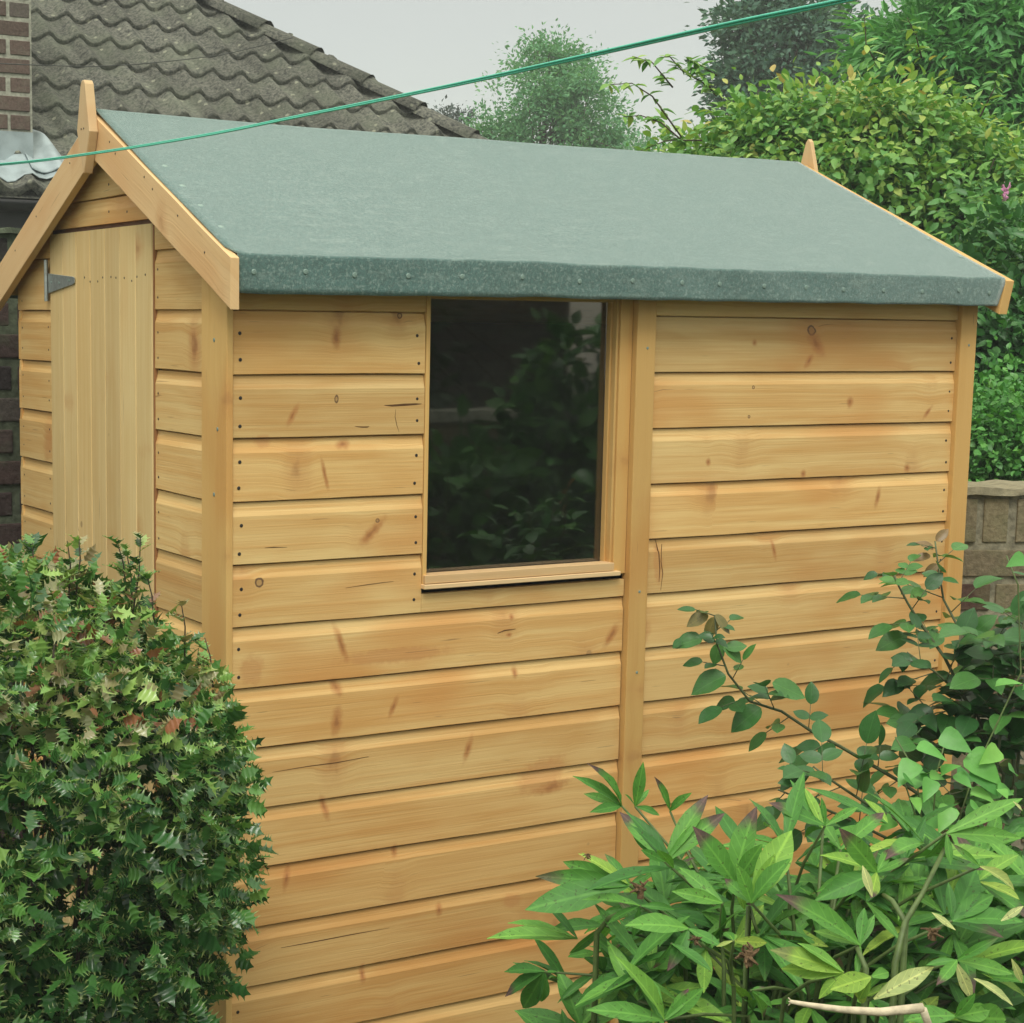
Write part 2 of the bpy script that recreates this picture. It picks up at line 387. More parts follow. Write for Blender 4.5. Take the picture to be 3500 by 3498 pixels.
# ------------------------------------------------------------------ ground
bm = bmesh.new(); bmesh.ops.create_grid(bm, x_segments=80, y_segments=80, size=40)
for v in bm.verts:
    d = math.hypot(v.co.x, v.co.y)
    v.co.z = 0 if d < 12 else (noise.noise(v.co * .03)) * min(1.5, (d - 12) * .02)
me = bpy.data.meshes.new('ground'); bm.to_mesh(me); bm.free(); me.materials.append(ground_mat())
gr = bpy.data.objects.new('ground', me); COL.objects.link(gr); gr['kind'] = 'structure'

# ================================================================== SHED
H = 1.5; S = .115; L = 1.87; D = 1.194; YR = .597
shed = thing('garden_shed', 'new golden timber garden shed with green felt apex roof and one dark window', 'shed', (0, 0, 0))
RZ = .512 - .21
def roofz(y):
    """top of felt, relative to H"""
    return .21 + (y + .06) * RZ / .657 if y <= YR else .21 + (1.254 - y) * RZ / .657
PROF = [(-.016, .0), (-.0008, .0), (0.0, .001), (0.0, .0875), (-.0006, .0895), (-.0032, .097), (-.0048, .105), (-.0054, .1124), (-.013, .1130), (-.013, .1168), (-.016, .1168)]
def clad(mb, org, along, outn, l0, l1, z0, h=S, r=None, zlo=None, zhi=None):
    """one shiplap board; PROF = (outward offset, height)"""
    r = rnd.random() if r is None else r
    org = Vector(org); al = Vector(along); on = Vector(outn)
    nseg = max(1, int(abs(l1 - l0) / .06))
    pr = [(o, z * h / .115) for o, z in PROF]
    if zlo is not None: pr = [(o, max(z, zlo - z0)) for o, z in pr]
    if zhi is not None: pr = [(o, min(z, zhi - z0)) for o, z in pr]
    vs = []; gs = []; n = len(pr)
    ph = rnd.random() * 20
    for i in range(nseg + 1):
        l = l0 + (l1 - l0) * i / nseg
        wob = (noise.noise(Vector((l * 5 + ph, ph, 0))) * .0012 + noise.noise(Vector((l * 40 + ph, ph, 3))) * .0006)
        for o, z in pr:
            zz = z + (wob if z < .02 else 0) + z0
            p = org + al * l + on * (o + (noise.noise(Vector((l * 2 + ph, ph, 7))) * .001))
            vs.append((p.x, p.y, H + zz)); gs.append((l, zz, r))
    fs = []
    for i in range(nseg):
        for j in range(n):
            j2 = (j + 1) % n; fs.append((i * n + j, i * n + j2, (i + 1) * n + j2, (i + 1) * n + j))
    fs.append(tuple(range(n))); fs.append(tuple(nseg * n + j for j in reversed(range(n))))
    mb.add(vs, fs, gs)

X, Y_ = (1, 0, 0), (0, 1, 0); NF = (0, -1, 0); NG = (-1, 0, 0)
fw = MB()
for kx in range(-1, 14):
    z0 = -kx * S; bot = -1.46 if z0 < -1.46 else None
    if kx <= 3:
        clad(fw, (0, 0, 0), X, NF, 0.001, .402, z0)
    elif kx == 4:
        clad(fw, (0, 0, 0), X, NF, 0.001, .402, z0, r=.31)
        clad(fw, (0, 0, 0), X, NF, .4025, .891, z0, r=.77, zhi=-.424)
    else:
        clad(fw, (0, 0, 0), X, NF, 0.001, .891, z0, zlo=bot)
    clad(fw, (0, 0, 0), X, NF, .943, 1.819, z0 + .001, zlo=bot)
fwo = fw.build('front_wall', M_wood_front, shed)
# splits in the boards
def crack(pts, w):
    m = MB(); P2 = [Vector((fr(*p)[0], -.0006, fr(*p)[1])) for p in pts]; vs = []
    for i, p in enumerate(P2):
        t_ = (P2[min(i + 1, len(P2) - 1)] - P2[max(0, i - 1)]).normalized(); n_ = Vector((-t_.z, 0, t_.x)); ww = w * (math.sin(math.pi * (i + .15) / (len(P2) - .7)) + .1)
        vs += [p + n_ * ww * .5, p - n_ * ww * .5]
    k_ = len(vs); vs += [v + Vector((0, .0012, 0)) for v in vs]
    fs = []
    for i in range(len(P2) - 1):
        a = 2 * i; fs += [(a, a + 1, a + 3, a + 2), (k_ + a, k_ + a + 2, k_ + a + 3, k_ + a + 1), (a, a + 2, k_ + a + 2, k_ + a), (a + 1, k_ + a + 1, k_ + a + 3, a + 3)]
    m.add(vs, fs); m.build('crack', M_crack, fwo)
M_crack = plain('wood_split', (.13, .07, .03), .9, .1)
crack([(1313, 1386), (1340, 1387), (1380, 1384), (1420, 1382), (1441, 1381)], .0042)
crack([(1213, 1458), (1235, 1460), (1255, 1460), (1262, 1458)], .0022)
crack([(1352, 1400), (1350, 1425), (1356, 1455), (1364, 1478)], .0012)
crack([(2240, 1846), (2252, 1895), (2255, 1945), (2252, 1990)], .0022)
crack([(2262, 1860), (2259, 1920), (2265, 1960), (2258, 2018)], .0016)
crack([(905, 1873), (935, 1871), (980, 1871)], .0014)
crack([(1180, 2010), (1260, 1998), (1345, 1987)], .0010)
crack([(960, 3240), (1060, 3222), (1200, 3195), (1330, 3172)], .0018)
crack([(930, 2640), (1050, 2620), (1150, 2607), (1260, 2586)], .0014)
crack([(1700, 2165), (1725, 2155), (1762, 2150)], .0018)
# gable wall with the door
gw = MB()
for kx in range(-1, 13):
    zr = -kx * .1182 if kx > -1 else .115
    clad(gw, (0, 0, 0), Y_, NG, .106, .357, zr, h=.1182)
    clad(gw, (0, 0, 0), Y_, NG, .967, D, -kx * S, h=S)
for kx in (-2,):
    clad(gw, (0, 0, 0), Y_, NG, .02, .357, .23); clad(gw, (0, 0, 0), Y_, NG, .967, D - .02, .23)
    clad(gw, (0, 0, 0), Y_, NG, .3575, .9665, .23, r=.52, zlo=.291)
for kx in (-3, -4): clad(gw, (0, 0, 0), Y_, NG, .1, D - .1, -kx * S)
gwo = gw.build('gable_wall', M_wood, shed)
tan = RZ / .657
for ysgn, y0 in ((-1, -.06), (1, 1.254)):
    n_ = Vector((0, ysgn * tan, 1)).normalized(); clip(gwo, (0, y0, H + .21 - .022), n_)
# hidden walls
bw = MB()
for kx in range(-1, 13): clad(bw, (0, D, 0), X, (0, 1, 0), 0, L, -kx * S)
bw.build('back_wall', M_wood, shed)
ew = MB()
for kx in range(-4, 13):
    clad(ew, (L - .004, 0, 0), Y_, (1, 0, 0), .0, D, -kx * S)
ewo = ew.build('end_wall', M_wood, shed)
for ysgn, y0 in ((-1, -.06), (1, 1.254)):
    clip(ewo, (0, y0, H + .21 - .022), Vector((0, ysgn * tan, 1)).normalized())
# interior floor; added near-black sheets paint the dim inside seen through glass
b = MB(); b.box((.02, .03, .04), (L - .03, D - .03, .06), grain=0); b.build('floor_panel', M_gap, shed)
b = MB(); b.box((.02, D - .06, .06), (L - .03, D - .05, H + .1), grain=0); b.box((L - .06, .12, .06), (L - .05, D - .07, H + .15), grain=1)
b.build('interior_shade', plain('painted_interior_shade', (.035, .03, .025), .9), shed)

# trims
t = MB()
t.box((-.013, -.004, .04), (.0, .1065, H + .19), grain=2); o = t.build('corner_board', M_trim, shed, bevel=.0015)
clip(o, (0, -.06, H + .21 - .024), Vector((0, -tan, 1)).normalized())
t = MB(); t.box((.8935, -.016, .04), (.941, .012, H + .165), grain=2); t.build('cover_strip', M_trim, shed, bevel=.002)
t = MB(); t.box((1.8195, -.013, .04), (1.8695, .012, H + .165), grain=2); t.build('corner_board', M_trim, shed, bevel=.002)
# window
wf = thing('window', '', ''); del wf['label'], wf['category']; link_parent = wf; wf.parent = shed
t = MB()
t.box((.4035, -.002, H - .412), (.4125, .04, H + .15), grain=2)          # left jamb
t.box((.862, -.001, H - .412), (.8925, .011, H + .15), grain=2)          # outer right lining
t.box((.8555, .004, H - .41), (.8615, .033, H + .15), grain=2)           # right reveal
t.box((.851, .018, H - .405), (.8555, .033, H + .15), grain=2)
t.box((.4035, .012, H + .141), (.86, .045, H + .16), grain=0)
t.build('window_frame', M_trim, wf, bevel=.0012)
t = MB(); t.box((.4045, -.010, H - .4035), (.8575, .026, H - .387), grain=0); t.box((.401, -.014, H - .4135), (.872, .028, H - .4045), grain=0)
t.build('sill', M_barge, wf, bevel=.0012)
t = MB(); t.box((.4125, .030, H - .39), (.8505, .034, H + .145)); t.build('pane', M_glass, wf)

# door
dr = thing('door', '', ''); del dr['label'], dr['category']; dr.parent = shed; dr.location = (0, .36, .05)
d = MB(); bwid = (.960 - .366) / 7
for i in range(7):
    y0 = .366 + i * bwid; z1 = .281
    rr = rnd.random()
    # T&G board with chamfered edges
    pts = [(.006, y0), (-.0005, y0 + .0008), (-.003, y0 + .0030), (-.003, y0 + bwid - .0030), (-.0005, y0 + bwid - .0008), (.006, y0 + bwid)]
    d.prism([(x, y, .06) for x, y in pts], (0, 0, H + z1 - .06), rr, (0, 0, 1), (.2, 1, 0))
d.build('door_boards', M_door, dr)
b = MB(); b.box((.008, .3575, .05), (.014, .9665, H + .2915)); b.build('door_backing', M_gap, dr)
b = MB(); b.box((-.002, .3575, .05), (.008, .3625, H + .288), grain=2); b.build('door_stop', wood('door_edge', (.40, .20, .08), (.30, .14, .05)), dr)
hg = MB()
hg.box((-.0075, .9715, H + .138), (-.003, .9825, H + .222)); hg.tube([(-.009, .968, H + .134), (-.009, .968, H + .226)], .0045, seg=10)
hg.prism([(-.0065, .962, H + .196), (-.0065, .80, H + .186), (-.0065, .793, H + .183), (-.0065, .793, H + .173), (-.0065, .80, H + .170), (-.0065, .962, H + .152)], (.002, 0, 0))
hgo = hg.build('hinge', M_galv, dr, bevel=.0006)
def disc(name, p, n, r, t, mat, parent, seg=10, mesh=[None]):
    pass
def mk_disc(name, r, t, mat, dome=.3, seg=10):
    vs = []; fs = []
    for k in range(seg):
        a = 2 * math.pi * k / seg; vs.append((r * math.cos(a), r * math.sin(a), 0))
    for k in range(seg):
        a = 2 * math.pi * k / seg; vs.append((r * .8 * math.cos(a), r * .8 * math.sin(a), t))
    vs.append((0, 0, t * (1 + dome)))
    for k in range(seg):
        k2 = (k + 1) % seg; fs.append((k, k2, seg + k2, seg + k)); fs.append((seg + k, seg + k2, 2 * seg))
    me = bpy.data.meshes.new(name); me.from_pydata(vs, [], fs); me.materials.append(mat); return me
ME_nail = mk_disc('nail', .0028, .0004, M_nail); ME_screw = mk_disc('screw', .0045, .0006, M_clout); ME_clout = mk_disc('clout_nail', .0075, .0007, M_clout, .2, 12)
def put(me, p, n, parent, name='nail', sc=1, wz=1):
    o = bpy.data.objects.new(name, me); o.location = p
    q = Vector(n).to_track_quat('Z', 'Y'); o.rotation_euler = q.to_euler(); o.scale = (sc, sc * wz, 1); link(o, parent); return o
for y, z in ((.94, .176), (.89, .174), (.825, .178)): put(ME_screw, (-.0067, y, H + z), NG, hgo, 'screw', .7)
for k_ in range(10):
    put(ME_nail, (-.0032, .74 - k_ * .038 + rnd.uniform(-.006, .006), H + .178 + rnd.uniform(-.006, .006)), NG, dr, 'nail', .9)
# nails in boards
for kx in range(0, 12):
    z = -kx * S
    for dz in (.022, .072):
        put(ME_nail, (.016 + rnd.uniform(-.003, .003), -.0003, H + z + dz + rnd.uniform(-.005, .005)), NF, fwo, 'nail', 1.25)
        if kx <= 4: put(ME_nail, (.386 + rnd.uniform(-.004, .004), -.0003, H + z + dz + rnd.uniform(-.005, .005)), NF, fwo, 'nail', 1.15)
        if kx <= 7: put(ME_nail, (1.806 + rnd.uniform(-.003, .003), -.0003, H + z + dz + rnd.uniform(-.004, .004)), NF, fwo, 'nail', 1.1)
for kx in range(-1, 6):
    for dz in (.025, .075):
        zr = -kx * .1182
        put(ME_nail, (-.0003, .342, H + zr + dz + rnd.uniform(-.005, .005)), NG, gwo, 'nail', .9)
        put(ME_nail, (-.0003, .128, H + zr + dz + rnd.uniform(-.005, .005)), NG, gwo, 'nail', 1.0)
        if kx <= 4:
            put(ME_nail, (-.0003, .982, H - kx * S + dz + rnd.uniform(-.005, .005)), NG, gwo, 'nail', .9)
            put(ME_nail, (-.0003, 1.165, H - kx * S + dz + rnd.uniform(-.005, .005)), NG, gwo, 'nail', .8)
for y, z in ((.60, .37), (.598, .42), (.60, .315), (.42, .31), (.50, .31)): put(ME_nail, (-.0003, y, H + z), NG, gwo)
for p in ((.05, .06), (.035, -.10), (.05, -.22)):
    put(ME_screw, (-.0132, p[0], H + p[1]), NG, shed, 'screw', .9)
for z in (.05, -.45, -.62): put(ME_screw, (.92, -.0162, H + z), NF, shed, 'screw', .7)
put(ME_screw, (1.846, -.0132, H + .06), NF, shed, 'screw', .7); put(ME_screw, (1.846, -.0132, H - .4), NF, shed, 'screw', .7)

# roof deck, felt
dk = MB()
for s in (0, 1):
    f_ = (lambda y: y) if s == 0 else (lambda y: 1.194 - y)
    dk.prism([(-.010, f_(-.045), H + .192), (-.010, f_(.597), H + .495), (-.010, f_(.597), H + .483), (-.010, f_(-.045), H + .180)], (1.86, 0, 0), .4, (0, 1, .4), (1, 0, 0))
dk.build('roof_deck', M_gap, shed)
# eaves timber behind the felt drop
t = MB(); t.box((-.012, -.050, H + .150), (1.862, -.030, H + .188), grain=0); t.build('eaves_batten', M_trim, shed)
t = MB(); t.box((-.012, 1.224, H + .150), (1.862, 1.244, H + .188), grain=0); t.build('eaves_batten', M_trim, shed)
ft = MB()
path = []
for z in np.linspace(.143, .200, 6): path.append((-.060, z))
path += [(-.0600, .2085), (-.0595, .2112), (-.0575, .2122)]
for y in np.linspace(-.03, .585, 26): path.append((y, roofz(y)))
path += [(.592, .5105), (.597, .5115), (.602, .5105)]
for y in np.linspace(.609, 1.224, 16): path.append((y, roofz(y)))
path += [(1.246, .2135), (1.251, .2095), (1.2535, .2055)]
for z in np.linspace(.200, .143, 6): path.append((1.254, z))
NX = 110; n = len(path); vs = []; gs = []
for i in range(NX + 1):
    u = i / NX
    for j, (y, z) in enumerate(path):
        xr = 1.897 - .030 * max(0, min(1, (y + .06) / .657)) if y <= YR else 1.867
        xl = -.0295 if y > -.05 else -.0185
        if j < 6: xr -= .022 * (1 - j / 5)
        x = xl + (xr - xl) * u
        fold = max(0, 1 - abs(y + .055) / .05)
        dz = noise.noise(Vector((x * 9, y * 3, 1))) * (.0022 * fold + .0010) + noise.noise(Vector((x * 3, y * 5, 4))) * .0018
        dy = 0
        if y < -.05:
            dy = noise.noise(Vector((x * 7, z * 12, 9))) * .0035
            if j == 0: dz += noise.noise(Vector((x * 5, 0, 2))) * .002 + .007 * u
        sag = .006 * max(0, 1 - x / .5) ** 2 + .002 * u if abs(y - YR) < .3 else 0
        vs.append((x, y + dy, H + z + dz + sag * (1 - abs(y - YR) / .3) if sag else H + z + dz)); gs.append((x, y, .5))
fs = [(i * n + j, (i + 1) * n + j, (i + 1) * n + j + 1, i * n + j + 1) for i in range(NX) for j in range(n - 1)]
ft.add(vs, fs, gs); felt = ft.build('roof_felt', M_felt, shed, smooth=True, solid=.003)
for x in (.012, .114, .213, .326, .443, .578, .712, .841, .966, 1.064, 1.181, 1.298, 1.404, 1.52, 1.638, 1.749, 1.846):
    zz = H + .180 + rnd.uniform(-.004, .004)
    put(ME_clout, (x, -.0625 + noise.noise(Vector((x * 7, (zz - H) * 12, 9))) * .0035, zz), NF, felt, 'clout_nail', .66)
RN = Vector((0, -RZ, .657)).normalized()
for x, y in [(.009, .415), (.008, .324), (.004, .231), (.001, .141), (0, .049), (1.842, .494), (1.85, .394), (1.852, .31), (1.86, .226), (1.866, .145), (1.872, .05)]:
    put(ME_clout, (x, y, H + roofz(y) + .0016), RN, felt, 'clout_nail', .9)
# barge boards
def barge(x0, x1, ya, yb, shear=0, zt=-.0035, hv=.088, mat=None):
    m = MB(); rr = rnd.random(); vs = []; gs = []
    N = 14
    for i in range(N + 1):
        y = ya + (yb - ya) * i / N; tp = roofz(y) + zt; w = noise.noise(Vector((y * 6, x0 * 50, 0))) * .0015
        for (x, z) in ((x0, tp + w), (x1, tp + w), (x1 - shear, tp - hv - w), (x0 - shear, tp - hv - w)):
            xx = x - (.030 if x0 > 1 else 0) * max(0, min(1, 1 - abs(y - YR) / .657))
            vs.append((xx, y, H + z)); gs.append((y * 1.1, z - tp + x, rr))
    fs = [(i * 4 + j, i * 4 + (j + 1) % 4, (i + 1) * 4 + (j + 1) % 4, (i + 1) * 4 + j) for i in range(N) for j in range(4)]
    fs += [(3, 2, 1, 0), tuple(N * 4 + j for j in range(4))]
    m.add(vs, fs, gs); return m.build('barge_board', mat or M_barge, shed, bevel=.0012)
barge(-.036, -.019, -.069, .5965); barge(-.036, -.019, .5975, 1.268)
barge(1.899, 1.925, -.063, .5965, .018, -.003, .075, M_trim); barge(1.899, 1.925, .5975, 1.268, .018, -.003, .075, M_trim)
for p in ((.50, .445), (.47, .42), (.32, .365), (.28, .34), (.16, .285), (.73, .42), (.95, .32), (1.10, .25), (.04, .215)):
    put(ME_nail, (-.0365, p[0], H + p[1]), NG, shed, 'nail', .8)
# finials
def finial(x0, x1, yc=.597, tw=.006):
    m = MB(); prof = [(-tw, .5740), (tw, .5740), (.007 + tw, .566), (.036, .470), (.002, .389), (-.002, .389), (-.036, .476), (-.007 - tw, .566)]
    m.prism([(x0, yc - y, H + z) for y, z in prof], (x1 - x0, 0, 0), rnd.random(), (0, 0, 1), (0, 1, 0))
    return m.build('finial', M_barge, shed, bevel=.002)
f1 = finial(-.056, -.0365); finial(1.899, 1.911, .597, .001)
for y in (.592, .606): put(ME_nail, (-.0565, y, H + .478), NG, f1, 'nail', .8)

# ================================================================== brick walls
def brickwall(name, org, along, length, height, course, blen, mats, label, cat, soldier=0, thick=.21, cap=0, white=None, parent=None, z0=0, rfun=None, joint=.012):
    """bricks with a mortar core; org = left foot of the face, outward normal = along x up"""
    al = Vector(along).normalized(); outn = Vector((al.y, -al.x, 0)); org = Vector(org)
    m = MB(); core = MB()
    def brick(l0, l1, za, zb, r):
        j = [rnd.uniform(-.004, .004) for _ in range(3)]
        o0 = .006 + j[0]; vs = []
        for l, o in ((l0 + j[1], o0), (l1 + j[2], o0 + rnd.uniform(-.002, .002)), (l1 + j[2], -.03), (l0 + j[1], -.03)):
            p = org + al * l + outn * o
            vs.append((p.x, p.y, za)); vs.append((p.x, p.y, zb))
        m.add(vs, [(0, 2, 3, 1), (2, 4, 5, 3), (4, 6, 7, 5), (6, 0, 1, 7), (1, 3, 5, 7), (0, 6, 4, 2)], [(v[0], v[2], r) for v in vs])
    top = z0 + height; zz = top - cap - soldier
    if soldier:
        l = 0
        while l < length:
            brick(l + joint / 2, min(length, l + course) - joint / 2, zz + joint / 2, zz + soldier - joint / 2, rfun(l, 0, True) if rfun else rnd.random()); l += course
    row = 1
    while zz > z0 + .01:
        l = -blen / 2 if row % 2 else 0
        while l < length:
            a_, b_ = max(0, l), min(length, l + blen)
            if b_ - a_ > .03: brick(a_ + joint / 2, b_ - joint / 2, max(z0, zz - course + joint / 2), zz - joint / 2, rfun(a_, row, False) if rfun else rnd.random())
            l += blen
        zz -= course; row += 1
    ps = [org, org + al * length, org + al * length - outn * thick, org - outn * thick]
    core.prism([(p.x, p.y, z0) for p in ps], (0, 0, height - cap))
    if parent is None:
        root = thing(name, label, cat, tuple(org)); 
    else: root = parent
    m.build('brickwork', mats[0], root, bevel=.004); core.build('mortar', mats[1], root)
    if cap:
        c = MB(); N = max(2, int(length / .05)); vs = []
        for i in range(N + 1):
            for (o, z) in ((.018, top - cap), (.014, top), (-thick - .01, top), (-thick - .012, top - cap)):
                p = org + al * (length * i / N) + outn * (o + rnd.uniform(-.004, .004)); vs.append((p.x, p.y, z + rnd.uniform(-.004, .004)))
        fs = [(i * 4 + j, i * 4 + (j + 1) % 4, (i + 1) * 4 + (j + 1) % 4, (i + 1) * 4 + j) for i in range(N) for j in range(4)] + [(3, 2, 1, 0), tuple(N * 4 + j for j in range(4))]
        c.add(vs, fs); c.build('coping', mats[2], root)
    return root
def rf(l, row, sol):
    if sol: return rnd.uniform(.80, .92)
    if row == 1 and l < .05: return .98
    if row == 1: return rnd.uniform(.6, .8)
    return rnd.uniform(0, .62) if rnd.random() < .8 else .85
brickwall('brick_wall', (1.99, .265, 0), (.87, -.42, 0), 3.2, 1.205, .086, .215, (M_brick_side, M_mortar_side, plain('coping_mortar', (.30, .275, .18), .9, .1, 0, .35, 40, .006)),
          'low weathered brick wall with pale coping behind the roses at right', 'wall', soldier=.13, cap=.016, rfun=rf, joint=.02)
brickwall('dark_brick_wall', (-3.2, 1.42, 0), (1, 0, 0), 4.9, 1.815, .079, .225, (M_brick_dark, M_mortar_moss, M_mortar_moss),
          'tall dark mossy brick wall close behind the shed door end', 'wall', cap=.012, joint=.02)

# ================================================================== HOUSE with tiled roof
house = thing('tiled_house', 'house with grey pantile roof, brick chimney and black gutter behind shed', 'house', (1, 8, 0))
HY, HX, HZ, TH = 7.0, 6.20, 2.31, R(36)
b = MB(); b.box((-4, HY + .3, 0), (HX - .3, HY + 8, HZ - .1)); b.build('wall', M_render, house)
def tile_slope(x0, x1, kmax, gauge=.305, roll=.21, amp=.042, name='roof'):
    m = MB(); per = 10; nx = int((x1 - x0) / roll) * per
    u = np.arange(nx + 1) / per
    def shape(t):
        t = t % 1
        return math.sin(math.pi * t / .55) ** 1.3 if t < .55 else -.35 * math.sin(math.pi * (t - .55) / .45)
    sh = [shape(t) for t in u]
    ct, st = math.cos(TH), math.sin(TH)
    for k in range(kmax):
        vs = []; gs = []; off = rnd.uniform(-.01, .01)
        wj = [rnd.uniform(-.005, .005) for _ in range(int((x1 - x0) / roll) + 2)]
        rj = [rnd.random() for _ in range(int((x1 - x0) / roll) + 2)]
        for i, t in enumerate(u):
            ti = int(t); a = sh[i] * amp; x = x0 + t * roll
            s0 = k * gauge + wj[ti]; s1 = (k + 1) * gauge + .05
            # underside front, front top, back top
            for s_, h in ((s0 + .004, a - .022), (s0, a + .036), (s0 + .010, a + .043), (s1, a + .006)):
                vs.append((x, HY + s_ * ct - h * st, HZ + s_ * st + h * ct)); gs.append((x, s_, rj[ti]))
        fs = [(i * 4 + j, (i + 1) * 4 + j, (i + 1) * 4 + j + 1, i * 4 + j + 1) for i in range(nx) for j in range(3)]
        m.add(vs, fs, gs)
    o = m.build(name, M_tile, house, smooth=True); return o
ro = tile_slope(-1.0, 7.0, 17)
clip(ro, (HX, HY, HZ), Vector((1, 1, 0)).normalized())      # hip
ct_, st_ = math.cos(TH), math.sin(TH)
# plain right and left slopes, closing the volume
b = MB(); k_ = 4.0
A = (HX, HY, HZ - .02); B = (HX - k_, HY + k_, HZ + k_ * math.tan(TH) - .02); Cc = (HX, HY + 8, HZ - .02)
b.add([A, B, Cc], [(0, 2, 1)]); b.add([(-4, HY, HZ - .03), (HX, HY, HZ - .03), B, (-4, HY + k_, B[2])], [(0, 1, 2, 3)])
b.add([(-4, HY + 8, HZ), Cc, B, (-4, HY + k_, B[2])], [(0, 3, 2, 1)]); b.build('roof_slope', M_tile, house)
# hip tiles
m = MB(); hd = Vector((-1, 1, math.tan(TH))); hl = hd.length; hd.normalize(); side = Vector((1, 1, 0)).normalized(); upn = side.cross(hd).normalized()
if upn.z < 0: upn = -upn
s_ = -.1
while s_ < 5.6:
    vs = []; gs = []; rr = rnd.random(); base = Vector((HX, HY, HZ)) + upn * -.005
    for (q_, lift, rad) in ((s_, .030, .135), (s_ + .46, .0, .120)):
        for k in range(11):
            a = math.pi * (k / 10)
            vs.append(base + hd * q_ + side * math.cos(a) * rad * 1.25 + upn * (math.sin(a) * rad * .6 + lift * .6)); gs.append((q_, a, rr))
    for k in range(11):
        a = math.pi * (k / 10); vs.append(base + hd * s_ + side * math.cos(a) * .11 * 1.15 + upn * (math.sin(a) * .11 * .85 + .01)); gs.append((s_, a, rr))
    fs = [(k, k + 1, 11 + k + 1, 11 + k) for k in range(10)] + [(22 + k, 22 + k + 1, k + 1, k) for k in range(10)]
    m.add(vs, fs, gs); s_ += .43
m.build('hip_tiles', M_tile, house, smooth=True)
# gutter and fascia
b = MB(); b.box((-4, HY + .05, HZ - .32), (HX - .05, HY + .08, HZ - .015)); b.build('fascia', M_black, house)
g = MB(); vs = []
for x in np.linspace(-4, HX, 12):
    for k in range(9):
        a = math.pi + math.pi * k / 8; vs.append((x, HY - .015 + .062 * math.cos(a), HZ - .045 + .062 * math.sin(a)))
g.add(vs, [(i * 9 + k, i * 9 + k + 1, (i + 1) * 9 + k + 1, (i + 1) * 9 + k) for i in range(11) for k in range(8)])
g.build('gutter', M_black, house, smooth=True, solid=.006)
# chimney
ch = MB(); 
CX1 = 2.06 + .03; CY = HY + .22
chim = bpy.data.objects.new('chimney', None); chim.location = (1.6, CY, HZ); link(chim, house)
brickwall('x', (CX1 - .95, CY, 0), (1, 0, 0), .95, 2.2, .105, .27, (M_brick_chim, M_mortar_pale), '', '', thick=.5, parent=chim, z0=HZ + .05, joint=.024)
# lead flashing over the tiles
def flash(x0, x1, f0, f1, h, seed, mat=M_lead):
    m = MB(); nx, ny = 28, 14; vs = []
    for i in range(nx + 1):
        for j in range(ny + 1):
            u, v = i / nx, j / ny; x = x0 + (x1 - x0) * u
            s0, s1 = f0(u), f1(u); s = s0 + (s1 - s0) * v
            t = ((x + 1.0) / .21) % 1; a = (math.sin(math.pi * t / .55) ** 1.3 if t < .55 else -.35 * math.sin(math.pi * (t - .55) / .45)) * .036
            hh = h + a + .03 + noise.noise(Vector((x * 9, s * 9, seed))) * .012
            vs.append((x, HY + s * ct_ - hh * st_, HZ + s * st_ + hh * ct_))
    m.add(vs, [(i * (ny + 1) + j, (i + 1) * (ny + 1) + j, (i + 1) * (ny + 1) + j + 1, i * (ny + 1) + j + 1) for i in range(nx) for j in range(ny)])
    return m.build('flashing', mat, house, smooth=True, solid=.004)
flash(1.0, 2.36, lambda u: .07 + .03 * math.sin(u * 9), lambda u: .30 if u < .8 else .30 - (u - .8) * .9, .016, 1)
flash(2.04, 2.42, lambda u: .16 - .05 * u, lambda u: .16 - .05 * u + .78 * (1 - u) ** 1.5 + .02, .026, 5)
b = MB(); b.box((1.0, CY - .008, HZ + .12), (CX1 + .0, CY - .012, HZ + .36)); b.build('apron', M_lead, house)

# ================================================================== FOLIAGE
def tmpl(outline, cols=1, fold=.25, arch=.25, wave=0.0):
    """leaf from half outline [(t, halfwidth)], returns verts (n,3): x across, y along, z normal"""
    vs = []; fs = []; n = len(outline)
    for i, (t, w) in enumerate(outline):
        z = -arch * t * t; wz = wave * math.sin(i * 2.4)
        vs += [(-w, t, z + fold * w + wz * .5), (0, t, z), (w, t, z + fold * w - wz * .5)]
    for i in range(n - 1):
        a, b = i * 3, i * 3 + 3
        for q in ((a, a + 1, b + 1, b), (a + 1, a + 2, b + 2, b + 1)):
            fs.append(q)
    return np.array(vs), fs
T_oval = tmpl([(0, .02), (.15, .17), (.4, .27), (.7, .2), (1, .005)], fold=.35, arch=.18)
T_rose = tmpl([(0, .03), (.06, .16), (.16, .26), (.3, .32), (.45, .335), (.6, .31), (.75, .23), (.88, .12), (1, .005)], fold=.3, arch=.2, wave=.02)
T_lance = tmpl([(0, .012), (.08, .035), (.18, .06), (.3, .088), (.42, .108), (.54, .117), (.66, .108), (.78, .082), (.88, .05), (.95, .022), (1, .002)], fold=.5, arch=.22, wave=.016)
T_heart = tmpl([(0, .02), (.02, .26), (.12, .38), (.35, .36), (.65, .22), (1, .01)], fold=.25, arch=.2)
T_far = tmpl([(0, .03), (.45, .26), (1, .01)], fold=.35, arch=.15)
T_willow = tmpl([(0, .02), (.4, .12), (1, .01)], fold=.3, arch=.25)
